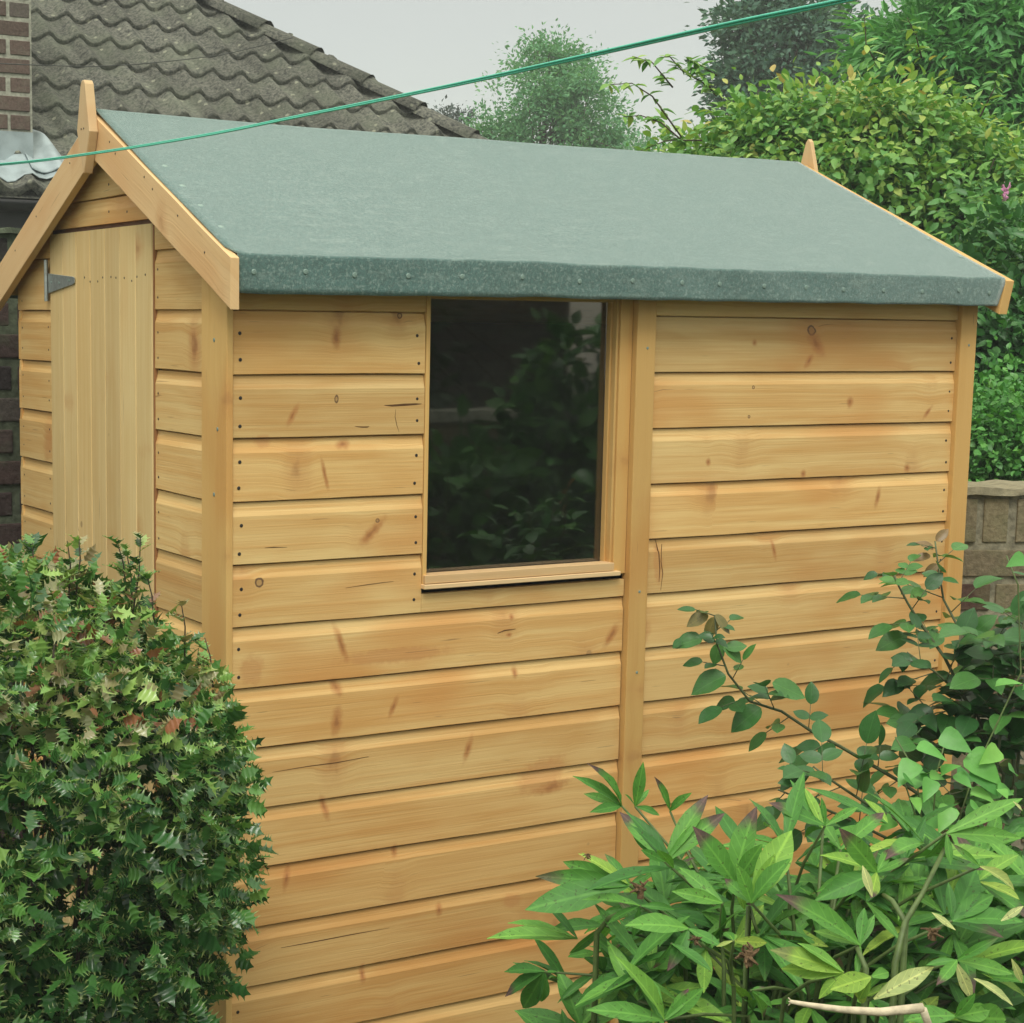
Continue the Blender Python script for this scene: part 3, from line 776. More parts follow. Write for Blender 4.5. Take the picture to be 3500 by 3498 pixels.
def holly_t():
    out = [(0, .03), (.07, .12), (.13, .20), (.17, .36), (.21, .21), (.29, .17), (.37, .22), (.42, .41), (.46, .23), (.55, .17), (.62, .20), (.67, .35), (.71, .17), (.80, .09), (.90, .045), (1, .003)]
    vs = []; n = len(out); fs = []
    for i, (t, w) in enumerate(out):
        spike = w > .3
        z = -.14 * t * t
        lift = .09 if spike else .0
        vs += [(-w, t + (.035 if spike else 0), z + w * .28 + lift), (0, t, z * .8), (w, t + (.035 if spike else 0), z + w * .28 + (lift * .6))]
    for i in range(n - 1):
        a, b = i * 3, i * 3 + 3
        fs += [(a, a + 1, b + 1, b), (a + 1, a + 2, b + 2, b + 1)]
    return np.array(vs), fs
T_holly = holly_t()
NR = np.random.default_rng(11)
class Leaves:
    def __init__(s, T): s.T = T; s.P = []; s.D = []; s.N = []; s.S = []; s.Wd = []; s.C = []
    def add(s, p, d, n, size, width=1.0, c=None, c2=None):
        s.P.append(tuple(p)); s.D.append(tuple(d)); s.N.append(tuple(n)); s.S.append(size); s.Wd.append(width)
        s.C.append((rnd.random() if c is None else c, rnd.random() if c2 is None else c2))
    def bulk(s, P, D, N, S, W, C1, C2):
        s.P += list(map(tuple, P)); s.D += list(map(tuple, D)); s.N += list(map(tuple, N)); s.S += list(S); s.Wd += list(W); s.C += list(zip(C1, C2))
    def build(s, name, mat, parent, smooth=True):
        V, F = s.T; nv = len(V); P = np.array(s.P); D = np.array(s.D, float); N = np.array(s.N, float)
        D /= np.linalg.norm(D, axis=1)[:, None] + 1e-9
        X = np.cross(D, N); X /= np.linalg.norm(X, axis=1)[:, None] + 1e-9; Z = np.cross(X, D)
        S = np.array(s.S)[:, None, None]; Wd = np.array(s.Wd)[:, None, None]
        # individual curl
        cu = NR.uniform(-.6, 1.4, len(P))[:, None]
        v = V[None, :, :]
        z = v[..., 2] * (.6 + .6 * cu)
        co = P[:, None, :] + S * (X[:, None, :] * v[..., 0:1] * Wd + D[:, None, :] * v[..., 1:2] + Z[:, None, :] * z[..., None])
        n = len(P); co = co.reshape(-1, 3)
        Fa = np.array(F); k = Fa.shape[1]
        faces = (Fa[None] + (np.arange(n) * nv)[:, None, None]).reshape(-1, k)
        me = bpy.data.meshes.new(name); me.vertices.add(len(co)); me.vertices.foreach_set('co', co.ravel())
        me.loops.add(faces.size); me.loops.foreach_set('vertex_index', faces.ravel().astype(np.int32))
        me.polygons.add(len(faces)); me.polygons.foreach_set('loop_start', np.arange(0, faces.size, k, dtype=np.int32))
        me.update(calc_edges=True)
        C = np.array(s.C); lv = np.zeros((n, nv, 3), np.float32); lv[:, :, 0] = C[:, 0:1]; lv[:, :, 1] = V[None, :, 1]; lv[:, :, 2] = C[:, 1:2]
        a = me.attributes.new('lv', 'FLOAT_VECTOR', 'POINT'); a.data.foreach_set('vector', lv.ravel())
        lx = np.zeros((n, nv, 3), np.float32); lx[:, :, 0] = V[None, :, 0]; lx[:, :, 1] = V[None, :, 1]; lx[:, :, 2] = S[:, :, 0]
        a = me.attributes.new('lx', 'FLOAT_VECTOR', 'POINT'); a.data.foreach_set('vector', lx.ravel())
        if smooth: me.polygons.foreach_set('use_smooth', np.ones(len(faces), bool))
        me.materials.append(mat); o = bpy.data.objects.new(name, me); link(o, parent); return o

def unit(n):
    v = NR.normal(size=(n, 3)); return v / np.linalg.norm(v, axis=1)[:, None]

def crown(T, blobs, nclump, per, csize, lsize, up=.5, keep=None, shell=.45, colour=None, droop=0.0, wid=(.8, 1.2), nzs=1.0):
    """leaves grown in clumps over ellipsoidal limbs of the crown; blobs = [(centre, (rx, ry, rz), weight)]"""
    lv = Leaves(T); w = np.array([b[2] for b in blobs], float); w /= w.sum(); clumps = []
    for b, ww in zip(blobs, w):
        m = max(3, int(nclump * ww)); d = unit(m)
        r = shell + (1 - shell) * NR.random(m) ** .5
        for q in range(m):
            nz = noise.noise(Vector(d[q] * 2.1) + Vector(b[0])) * .28 + noise.noise(Vector(d[q] * 5) + Vector(b[0])) * .16
            c = np.array(b[0]) + d[q] * np.array(b[1]) * (r[q] + nz * nzs)
            clumps.append((c, d[q]))
    for c, d in clumps:
        m = int(per * NR.uniform(.5, 1.5)); s = csize * NR.uniform(.6, 1.5)
        P = c + NR.normal(size=(m, 3)) * s * np.array([1, 1, .75])
        if keep is not None:
            ok = np.array([keep(p) for p in P]); P = P[ok]; m = len(P)
            if m == 0: continue
        out = P - c + d * s * .8 + NR.normal(size=(m, 3)) * s * .6; out /= np.linalg.norm(out, axis=1)[:, None]
        out[:, 2] -= droop
        N = d * .6 + np.array([0, 0, up]) + NR.normal(size=(m, 3)) * .45
        base = NR.random() * .55
        C1 = np.clip(base + NR.random(m) * .45, 0, 1)
        if colour: C1 = np.array([colour(p, x) for p, x in zip(P, C1)])
        lv.bulk(P, out, N, lsize * NR.uniform(.6, 1.35, m), NR.uniform(wid[0], wid[1], m), C1, NR.random(m))
    return lv, clumps

def limbs(name, foot, top, clumps, r0, mat, parent, nb=26, rt=None):
    m = MB(); foot = Vector(foot); top = Vector(top); pts = []
    for i in range(8):
        t = i / 7; p = foot.lerp(top, t) + Vector((noise.noise(Vector((t * 3, foot.x, 0))), noise.noise(Vector((t * 3, foot.y, 5))), 0)) * .12 * (top - foot).length * t * (1 - t) * 2
        pts.append(p)
    m.tube(pts, r0, r0 * .2 if rt is None else rt, 8)
    idx = list(range(len(clumps))); rnd.shuffle(idx)
    for i in idx[:nb]:
        c = Vector(clumps[i][0]); t = rnd.uniform(.25, .9); a = foot.lerp(top, t); mid = a.lerp(c, .5) + Vector((0, 0, -.06 * (c - a).length))
        m.tube([a, mid, c], r0 * .28 * (1 - t * .6), r0 * .05, 5)
    return m.build(name, mat, parent, smooth=True)

# --- holly ball, front left
HC = Vector((-.43, -.40, .80))
def hkeep(p):
    if (p[0] > -.035 and p[1] > -.03) or p[2] < .02: return False
    if p[2] < 1.02 and noise.noise(Vector(p) * 14) < -.27: return False          # gaps in the clipped surface
    return any(((p[0] - b[0][0]) / b[1][0]) ** 2 + ((p[1] - b[0][1]) / b[1][1]) ** 2 + ((p[2] - b[0][2]) / b[1][2]) ** 2 < 1.22 for b in HB)
def holly_col(p, x): return min(1, x)
M_holly = leafmat('holly_leaf', [(0, (.022, .07, .026)), (.3, (.06, .155, .04)), (.55, (.15, .29, .065)), (.74, (.38, .48, .14)), (.82, (.36, .24, .15)), (.90, (.46, .40, .25)), (.96, (.38, .15, .10)), (1, (.42, .14, .08))], None, 0, .26, .2, .6, edge=.55)
holly = thing('holly_bush', 'clipped round holly bush with spiny glossy leaves beside the shed door', 'bush', (-.5, -.3, 0))
blobs = [((-.53, -.25, .79), (.385, .36, .43), 10), ((-.41, -.42, .79), (.225, .21, .31), 2.6), ((-.85, -.05, .77), (.34, .34, .38), 3.0), ((-.60, -.26, .40), (.27, .28, .34), 3.0)]
HB = blobs
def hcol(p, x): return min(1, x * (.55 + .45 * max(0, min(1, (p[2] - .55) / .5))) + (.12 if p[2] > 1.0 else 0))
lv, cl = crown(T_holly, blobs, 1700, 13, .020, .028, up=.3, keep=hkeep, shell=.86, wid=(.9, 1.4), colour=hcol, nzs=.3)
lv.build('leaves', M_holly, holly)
lv2, _ = crown(T_holly, [(b[0], tuple(x * .93 for x in b[1]), b[2]) for b in blobs], 520, 8, .03, .045, up=.3, keep=hkeep, shell=.75, colour=lambda p, x: x * .3, nzs=.3)  # inner leaves coloured darker: shade of the gaps put into their tint
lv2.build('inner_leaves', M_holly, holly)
sp = Leaves(T_holly); st = MB()
# upright sprigs at the top
for (px, py, q) in ((480, 1840, .06), (430, 1875, .04), (400, 1850, .02), (270, 1835, .02), (230, 1850, .02), (500, 1960, .02), (620, 2065, .02), (110, 1855, .01), (700, 2180, .01)):
    tp = at(px, py, 2.74); bt = tp - Vector((rnd.uniform(-.02, .02), 0, q + .07)); st.tube([bt, bt.lerp(tp, .6) + Vector((.004, 0, 0)), tp], .0016, .0008, 5)
    for i in range(int(6 + q * 140)):
        t = rnd.uniform(.2, 1); p = bt.lerp(tp, t); a = rnd.uniform(0, 6.28)
        sp.add(p, (math.cos(a), math.sin(a), .7), (math.cos(a) * -.4, math.sin(a) * -.4, 1), rnd.uniform(.02, .036))
sp.build('sprig_leaves', M_holly, holly)
for i in range(60):
    c = Vector(cl[rnd.randrange(len(cl))][0]); f0 = Vector((-.5 + rnd.uniform(-.06, .06), -.28, 0)); st.tube([f0, f0.lerp(c, .5) + Vector((0, 0, .06)), c], .006, .0015, 5)
st.build('stem', M_bark, holly, smooth=True)

# --- peony, front right
M_peony = leafmat('peony_leaf', [(0, (.06, .17, .04)), (.4, (.11, .27, .055)), (.7, (.17, .35, .07)), (.88, (.28, .42, .07)), (.94, (.40, .46, .10)), (1, (.58, .53, .26))], (.11, .075, .065), .12, .5, .28, .3, .5, .8)
peony = thing('peony_plant', 'large green peony plant with purple tipped leaves in front of shed wall', 'plant', tuple(Vector((at(2800, 3400, 2.45).x, at(2800, 3400, 2.45).y, 0))))
PL = Leaves(T_lance); PB = Leaves(T_oval)
pst = MB(); heart = at(2750, 3900, 2.5)
def seg(px, py, d): return at(px, py, d)
def leaf_pp(base, tip, d, dt=0.0, wd=1.0, c=None, c2=None, tgt=PL, roll=0):
    a = at(*base, d); b = at(*tip, d + dt); dd = b - a
    n = Vector((-CF.x, -CF.y, .25)).normalized() * .8 + Vector((rnd.uniform(-.5, .5), rnd.uniform(-.3, .3), rnd.uniform(.1, .9)))
    tgt.add(a, dd, n, dd.length, wd, c, c2)
def c3(x, y): return (1700 + x / 1.932, 2600 + y / 1.932)
def c4(x, y): return (2500 + x / 1.932, 2600 + y / 1.932)
def hub(cf, h, tips, d, root=None, wd=1.0):
    hp = cf(*h)
    for tdef in tips:
        x, y = tdef[0], tdef[1]; c = tdef[2] if len(tdef) > 2 else rnd.uniform(.1, .8); c2 = tdef[3] if len(tdef) > 3 else None
        leaf_pp(hp, cf(x, y), d, rnd.uniform(-.05, .05), wd * rnd.uniform(.85, 1.2), c, c2)
    a = at(*hp, d); r_ = root or (heart + Vector((rnd.uniform(-.15, .15), rnd.uniform(-.1, .1), 0)))
    mid = a.lerp(r_, .45) + Vector((0, 0, .07)) + CF * rnd.uniform(.02, .1)
    pst.tube([a, a.lerp(mid, .5) + CF * .02, mid, Vector((r_.x, r_.y, 0.02))], .0018, .0038, 6)
hub(c3, (820, 300), [(570, 80, .4), (715, 5, .45, .99), (570, 200, .6), (660, 312, .3)], 2.72)
hub(c3, (910, 305), [(960, 35, .5), (1005, 180, .5), (860, 215, .4), (1095, 345, .4)], 2.74)
hub(c3, (1140, 335), [(1080, 120, .5, .99), (1235, 220, .5)], 2.73)
hub(c3, (1105, 668), [(820, 308, .55, .98), (1378, 205, .6, .97), (1495, 318, .62, .98), (880, 440, .2), (1330, 700, .3), (960, 590, .35)], 2.55, wd=1.1)
hub(c3, (870, 825), [(580, 580, .9, .2), (400, 655, .45), (275, 742, .4, .9), (190, 960, .35), (270, 900, .4), (555, 850, .5), (715, 585, .35), (1000, 745, .3)], 2.5, wd=1.05)
hub(c3, (1570, 815), [(1345, 455, .5), (1650, 320, .6, .97), (1735, 560, .55), (1810, 640, .85), (1480, 870, .9), (1650, 1000, .8)], 2.45, wd=1.2)
hub(c3, (940, 960), [(560, 850, .6), (900, 1180, .2), (700, 1060, .35), (1180, 960, .3)], 2.42)
hub(c3, (700, 1090), [(365, 1070, .3), (480, 1300, .4), (640, 1180, .85)], 2.6)
hub(c3, (310, 1395), [(38, 1345, .15), (12, 1525, .12), (145, 1690, .2), (395, 1390, .4), (300, 1640, .3)], 2.55, wd=1.25)
hub(c3, (1100, 1715), [(915, 1300, .75), (1290, 1490, .6, .95), (1380, 1500, .5), (640, 1600, .5)], 2.25)
hub(c3, (1260, 1110), [(900, 1035, .65), (1480, 1210, .4), (1400, 1200, .3), (1160, 1360, .2)], 2.38, wd=1.3)
hub(c3, (1485, 940), [(1190, 855, .7), (1200, 690, .6), (1500, 1190, .3)], 2.4)
hub(c3, (1560, 1190), [(1440, 1225, .96, .1), (1800, 1205, .93, .1), (1560, 1130, .8), (1500, 1110, .3)], 2.3)
hub(c3, (1150, 1210), [(1300, 1420, .1), (1420, 1350, .2), (1040, 1400, .2)], 2.36)
hub(c4, (850, 1220), [(420, 855, .55, .98), (950, 1010, .5), (870, 960, .4), (560, 1100, .75), (830, 1400, .6)], 2.25, wd=1.15)
hub(c4, (620, 430), [(600, 245, .4), (850, 290, .6), (265, 265, .35, .95), (470, 390, .65), (740, 410, .3)], 2.5)
hub(c4, (130, 940), [(415, 430, .82), (290, 620, .8), (60, 700, .6), (-60, 760, .5), (250, 700, .75), (330, 640, .5)], 2.38, wd=1.3)
hub(c4, (960, 740), [(750, 480, .6), (610, 560, .85), (1060, 555, .6, .97), (1170, 640, .55, .9), (540, 830, .5), (600, 880, .3), (850, 690, .5), (930, 900, .9, .99)], 2.35, wd=1.2)
hub(c4, (740, 1400), [(335, 1365, .88), (300, 1230, .9), (570, 1560, .86), (480, 1180, .75)], 2.2, wd=1.25)
hub(c4, (920, 1430), [(780, 1625, .93, .1), (700, 1490, .9), (1070, 1380, .7), (830, 1590, .85)], 2.18, wd=1.5)
hub(c4, (1460, 1060), [(1740, 850, .35), (1650, 690, .1), (1930, 990, .3), (1440, 800, .15)], 2.3, wd=1.35)
hub(c4, (1420, 480), [(1930, 225, .7), (1935, 500, .65), (1560, 420, .6), (1300, 700, .3), (1450, 690, .5)], 2.35)
hub(c4, (1490, 1320), [(1890, 1390, .7), (1740, 1180, .4), (1380, 1450, .6), (1300, 1330, .4)], 2.2)
hub(c4, (1640, 700), [(1930, 820, .97, .1), (1560, 690, .3), (1480, 560, .6)], 2.3)
hub(c4, (130, 1520), [(300, 1730, .7, .98), (310, 1620, .5), (200, 1480, .4)], 2.2, wd=1.1)
hub(c4, (1480, 1690), [(1200, 1660, .5), (1760, 1640, .7), (1900, 1720, .6), (1600, 1560, .4)], 2.05, wd=1.5)
for args in (((940, 1575), (1340, 1350), .985), ((1480, 1330), (1600, 1590), 1.0), ((1600, 1440), (1890, 1590), .99), ((1860, 270), (1930, 330), 1.0), ((930, 900), (870, 700), 1.0), ((1480, 1120), (1330, 1000), .99), ((1780, 1060), (1930, 960), 1.0), ((1850, 1310), (1930, 1480), .99)):
    leaf_pp(c4(*args[0]), c4(*args[1]), 2.2, 0, 1.2, args[2], .1)
# random fill below and behind
for i in range(270):
    px = rnd.triangular(1900, 3620, 3050); py = rnd.triangular(2780, 3750, 3400)
    if px < 2250 and py < 3300 - (px - 1850) * .9: continue
    if py < 2950 and px < 2450: continue
    d = rnd.uniform(2.42, 2.95); h = at(px, py, d); az = rnd.uniform(0, 6.28)
    for j in range(rnd.choice((3, 4, 5))):
        a = az + (j - 2) * rnd.uniform(.25, .7); el = rnd.uniform(-.5, .95)
        dd = Vector((math.cos(a) * math.cos(el), math.sin(a) * math.cos(el), math.sin(el)))
        PL.add(h, dd, Vector((0, 0, 1)) - CF * .4 + Vector((rnd.uniform(-.4, .4), rnd.uniform(-.4, .4), 0)), rnd.uniform(.07, .13), rnd.uniform(.7, 1.15), rnd.random() ** 1.4 * .93)
    if i % 3 == 0: pst.tube([h, h.lerp(heart, .4) + Vector((0, 0, .05)), Vector((heart.x + rnd.uniform(-.2, .3), heart.y + rnd.uniform(-.1, .15), .02))], .002, .0045, 5)
for i in range(110):
    px = rnd.uniform(1920, 3600); py = rnd.uniform(3020, 3650); d = rnd.uniform(2.6, 2.95)
    if px < 2250 and py < 3650 - (px - 1850) * 1.2: continue
    h = at(px, py, d); az = rnd.uniform(0, 6.28)
    for j in range(5):
        a = az + (j - 2) * .6; el = rnd.uniform(.1, 1.1)
        PL.add(h, Vector((math.cos(a) * math.cos(el), math.sin(a) * math.cos(el), math.sin(el))), Vector((rnd.uniform(-.4, .4), rnd.uniform(-.4, .4), 1)) - CF * .5, rnd.uniform(.07, .12), rnd.uniform(1, 1.6), rnd.random() * .6)
def pk(l):   # keep leaves out of the timber
    for i in range(len(l.P)):
        p = l.P[i]
        if p[1] > -.05 and p[0] < 1.93: l.P[i] = (p[0], -.07, p[2])
pk(PL); PL.build('leaves', M_peony, peony)
# thick visible stems
for pts in ([(3060, 3290, 2.25), (3095, 3150, 2.28), (3150, 3060, 2.32), (3230, 2900, 2.36)], [(3095, 3150, 2.28), (3050, 3080, 2.3), (3020, 3060, 2.33)], [(2960, 3310, 2.22), (2930, 3240, 2.24)], [(2040, 3190, 2.5), (2080, 3140, 2.48), (2150, 3110, 2.46)], [(2560, 3100, 2.4), (2590, 3190, 2.4)]):
    P = [at(*p) for p in pts]; g0 = P[0]
    pst.tube([Vector((g0.x, g0.y + .02, 0.02)), g0.lerp(Vector((g0.x, g0.y, 0)), .4)] + P, .0055, .003, 7)
pst.build('stem', M_stem_g, peony, smooth=True)
def seedhead(px, py, d, s):
    m = MB()
    c = at(px, py, d)
    for i in range(9):
        a = rnd.uniform(0, 6.28); el = rnd.uniform(-.6, 1.2); dd = Vector((math.cos(a) * math.cos(el), math.sin(a) * math.cos(el), math.sin(el)))
        n0 = dd.cross(Vector((0, .3, 1))).normalized(); L_ = s * rnd.uniform(.5, 1)
        pts = [c, c + dd * L_ * .5 + n0 * L_ * .2, c + dd * L_ + Vector((0, 0, -.2 * L_))]
        m.tube(pts, s * .16, s * .05, 5, rnd.random())
    m.tube([c - Vector((0, 0, s * .5)), c, c + Vector((0, 0, s * .3))], s * .22, s * .18, 7)
    return m.build('seed_head', M_brown, peony, smooth=False)
for a in ((2190, 3045, 2.42, .022), (2560, 3270, 2.2, .024), (2380, 3215, 2.3, .012), (3190, 3190, 2.2, .018), (2010, 2925, 2.4, .009)): seedhead(*a)

# --- rose, right
M_rose = leafmat('rose_leaf', [(0, (.03, .095, .03)), (.4, (.055, .155, .042)), (.7, (.095, .22, .055)), (.92, (.15, .30, .065)), (.95, (.24, .17, .07)), (1, (.36, .14, .10))], None, 0, .38, .25, .45, .25, .7)
rose = thing('rose_bush', 'tall arching rose bush with dark green leaves against the right shed wall', 'bush', tuple(Vector((at(3380, 3000, 3.1).x, at(3380, 3000, 3.1).y, 0))))
RL = Leaves(T_rose); rc = MB()
rbase = Vector((at(3400, 2900, 3.15).x, at(3400, 2900, 3.15).y, .02))
def compound(p, dirv, n5, size, c=None):
    """leaflets in pairs along a short stalk"""
    dirv = Vector(dirv).normalized(); side = dirv.cross(Vector((0, 0, 1))).normalized(); tip = p + dirv * size * (1.2 + .6 * (n5 // 2 - 1))
    nn = Vector((0, 0, 1)) - CF * .5 + Vector((rnd.uniform(-.5, .5), rnd.uniform(-.5, .5), 0))
    rc.tube([p, p.lerp(tip, .5), tip], .0011, .0007, 4)
    cc = rnd.random() * .9 if c is None else c
    RL.add(tip, dirv + Vector((0, 0, -.25)), nn, size * 1.1, 1, min(1, cc + rnd.uniform(-.08, .08)))
    for k in range(n5 // 2):
        q = p.lerp(tip, .45 + .5 * k / max(1, n5 // 2))
        for s in (-1, 1):
            dd = side * s + dirv * .45 + Vector((0, 0, rnd.uniform(-.35, .2)))
            RL.add(q, dd, nn + Vector((rnd.uniform(-.3, .3),) * 3), size * rnd.uniform(.8, 1), 1, min(1, max(0, cc + rnd.uniform(-.08, .08))))
def cane(pts, leaves, size, r0=.0042, r1=.0015, base=None, c=None, t0=0):
    P = [at(*p) for p in pts]
    if base is not None: P = P + [P[-1].lerp(base, .5) + Vector((0, 0, .05)), base]
    rc.tube(P, r1, r0, 7)
    # cumulative
    for i in range(leaves):
        t = (i + rnd.random() * .6) / leaves; f = t0 + t * (len(pts) - 1 - t0); k = min(int(f), len(pts) - 2); p = P[k].lerp(P[k + 1], f - k)
        ax = (P[k] - P[k + 1]).normalized(); a = i * 2.4
        o1 = ax.cross(CF).normalized(); dd = ax * .5 + o1 * math.cos(a) + CF * math.sin(a) * .5 + Vector((0, 0, -.1))
        compound(p, dd, rnd.choice((3, 3, 5)), size * (.55 + .45 * min(1, t * 2.5)) * rnd.uniform(.8, 1.15), c)
cane([(2443, 2102, 3.05), (2450, 2200, 3.05), (2489, 2304, 3.06), (2563, 2398, 3.08), (2671, 2432, 3.1), (2772, 2499, 3.12), (2873, 2553, 3.13), (3068, 2667, 3.15), (3250, 2790, 3.15)], 15, .046, base=rbase, c=None)
# topmost bronze tip leaves
for a in ((2420, 2100, -60, 30), (2445, 2102, 50, 60), (2440, 2110, -20, 70)):
    p0 = at(a[0], a[1], 3.05); p1 = at(a[0] + a[2], a[1] + a[3], 3.05); RL.add(p0, p1 - p0, Vector((0, -.6, .6)), .042, .9, .95)
for (b_, t_, c_) in (((2400, 2185), (2300, 2200), .5), ((2330, 2185), (2298, 2215), .4), ((2480, 2310), (2360, 2360), .5), ((2640, 2335), (2757, 2382), .6), ((2600, 2420), (2495, 2495), .45), ((2460, 2200), (2440, 2275), .7), ((2470, 2210), (2545, 2260), .65), ((2480, 2215), (2555, 2205), .6)):
    p0 = at(*b_, 3.06); p1 = at(*t_, 3.06); RL.add(p0, p1 - p0, Vector((-.3, -.6, .7)), (p1 - p0).length, .95, c_)
cane([(3196, 1850, 3.3), (3210, 1960, 3.3), (3225, 2050, 3.3), (3270, 2135, 3.28), (3344, 2236, 3.25), (3405, 2331, 3.22), (3445, 2472, 3.2), (3470, 2650, 3.18)], 12, .052, base=rbase, c=None)
for a in ((3180, 1900, -50, 10), (3200, 1850, 40, -40), (3190, 1880, -45, -30), (3205, 1930, -60, 50)):
    p0 = at(a[0], a[1], 3.3); p1 = at(a[0] + a[2], a[1] + a[3], 3.3); RL.add(p0, p1 - p0, Vector((0, -.6, .6)), .034, .8, .97)
cane([(3051, 1954, 3.25), (3075, 2010, 3.25), (3102, 2061, 3.25), (3135, 2115, 3.25), (3230, 2250, 3.25), (3330, 2450, 3.2)], 9, .042, base=rbase)
cane([(3560, 1980, 3.2), (3540, 2150, 3.2), (3500, 2350, 3.2), (3480, 2600, 3.2)], 8, .052, base=rbase)
cane([(3100, 2230, 3.2), (3200, 2300, 3.2), (3330, 2420, 3.2), (3400, 2600, 3.2)], 10, .052, base=rbase, c=.1)
cane([(3120, 2420, 3.2), (3220, 2420, 3.2), (3330, 2480, 3.2), (3430, 2650, 3.2)], 8, .052, base=rbase, c=.12)
cane([(3500, 2120, 3.15), (3470, 2300, 3.15), (3420, 2500, 3.15), (3400, 2700, 3.15)], 9, .058, base=rbase, c=.3)
cane([(2660, 2700, 2.95), (2760, 2740, 2.97), (2900, 2800, 3.0), (3100, 2900, 3.05)], 6, .048, base=rbase, c=.35)
cane([(2780, 2620, 2.98), (2830, 2660, 2.98), (2950, 2740, 3.0), (3150, 2850, 3.05)], 7, .052, base=rbase, c=.3)
for i in range(150):
    px = rnd.uniform(3120, 3650); py = rnd.uniform(2100, 3300)
    if py < 2080 + (3500 - px) * 1.25: continue
    a = rnd.uniform(0, 6.28); compound(at(px, py, rnd.uniform(3.1, 3.5)), (math.cos(a), math.sin(a) * .6, rnd.uniform(-.3, .5)), 5, rnd.uniform(.042, .06), rnd.random() * .7)
pk(RL); RL.build('leaves', M_rose, rose); rc.build('cane', M_cane, rose, smooth=True)

# --- bindweed scrambling between rose and peony
M_bind = leafmat('bindweed_leaf', [(0, (.10, .28, .07)), (.5, (.18, .42, .10)), (1, (.32, .55, .12))], None, 0, .4, .3, .4)
bind = thing('bindweed', 'bright lime green bindweed scrambling between the roses and the peony', 'plant', tuple(Vector((at(3150, 2700, 2.9).x, at(3150, 2700, 2.9).y, 0))))
BL = Leaves(T_heart); bs = MB()
BW = [(3070, 2530, 3160, 2560), (3150, 2490, 3240, 2540), (3240, 2555, 3340, 2640), (3060, 2580, 3015, 2650), (3150, 2620, 3195, 2590), (3200, 2620, 3245, 2660), (3060, 2700, 3080, 2740), (3120, 2640, 3100, 2700), (3180, 2730, 3150, 2800), (3250, 2680, 3320, 2700),
      (3030, 2760, 3050, 2820), (3100, 2800, 3040, 2815), (3200, 2790, 3210, 2860), (3280, 2870, 3300, 2950), (3260, 2600, 3330, 2680), (3430, 1910, 3380, 1925), (3470, 1950, 3440, 1950), (3500, 1850, 3470, 1880), (2990, 2770, 2960, 2800), (3140, 2870, 3170, 2930), (3330, 2330, 3400, 2310), (3420, 2340, 3480, 2320), (3340, 2540, 3290, 2580)]
for (a_, b_, c_, d_) in BW:
    p0 = at(a_, b_, 2.95); p1 = at(c_, d_, 2.93); p0 -= CF * .10; p1 -= CF * .10
    BL.add(p0, p1 - p0, Vector((-.3, -.7, .6)) + Vector((rnd.uniform(-.3, .3),) * 3), (p1 - p0).length * 1.15, .9)
for i in range(40):
    p = at(rnd.uniform(2980, 3480), rnd.uniform(2620, 2950), rnd.uniform(2.78, 2.95)); a = rnd.uniform(0, 6.28)
    BL.add(p, (math.cos(a), math.sin(a), -.3), Vector((-.3, -.6, .8)), rnd.uniform(.02, .042), 1, rnd.random() * .7)
for path_ in ([(3070, 2620), (3100, 2700), (3130, 2790), (3150, 2900), (3180, 3100)], [(3240, 2500), (3200, 2650), (3190, 2800), (3180, 3100)], [(3060, 2520), (3130, 2640), (3150, 2800), (3180, 3100)], [(2980, 2690), (3030, 2760), (3100, 2850), (3180, 3100)], [(3440, 1900), (3480, 2000), (3490, 2300), (3330, 2640), (3200, 3050)]):
    P = [at(p[0], p[1], 2.96) for p in path_]; bs.tube(P + [Vector((P[-1].x, P[-1].y, 0.02))], .0013, .0018, 5)
BL.build('leaves', M_bind, bind); bs.build('stem', M_stem_g, bind, smooth=True)

# --- dry stick lying over the peony
m = MB()
m.tube([at(2700, 3424, 2.0), at(2765, 3436, 2.0), at(2880, 3452, 2.0), at(3010, 3460, 2.0), at(3155, 3446, 2.0)], .0022, .0058, 8)
m.tube([at(3155, 3452, 1.998), at(3172, 3500, 2.01), at(3190, 3640, 2.05)], .0048, .0044, 8)
p_ = at(3190, 3640, 2.05); m.tube([p_, Vector((p_.x + .03, p_.y + .05, .01))], .0044, .005, 8)
for a_ in (-14, 0, 14): m.tube([at(2706, 3425, 2.0), at(2694, 3424 + a_, 2.0)], .001, .0006, 4)
tag(m.build('dry_stem', M_dry, None, smooth=True), 'broken pale dry plant stem sticking up at the bottom of the picture', 'stem')

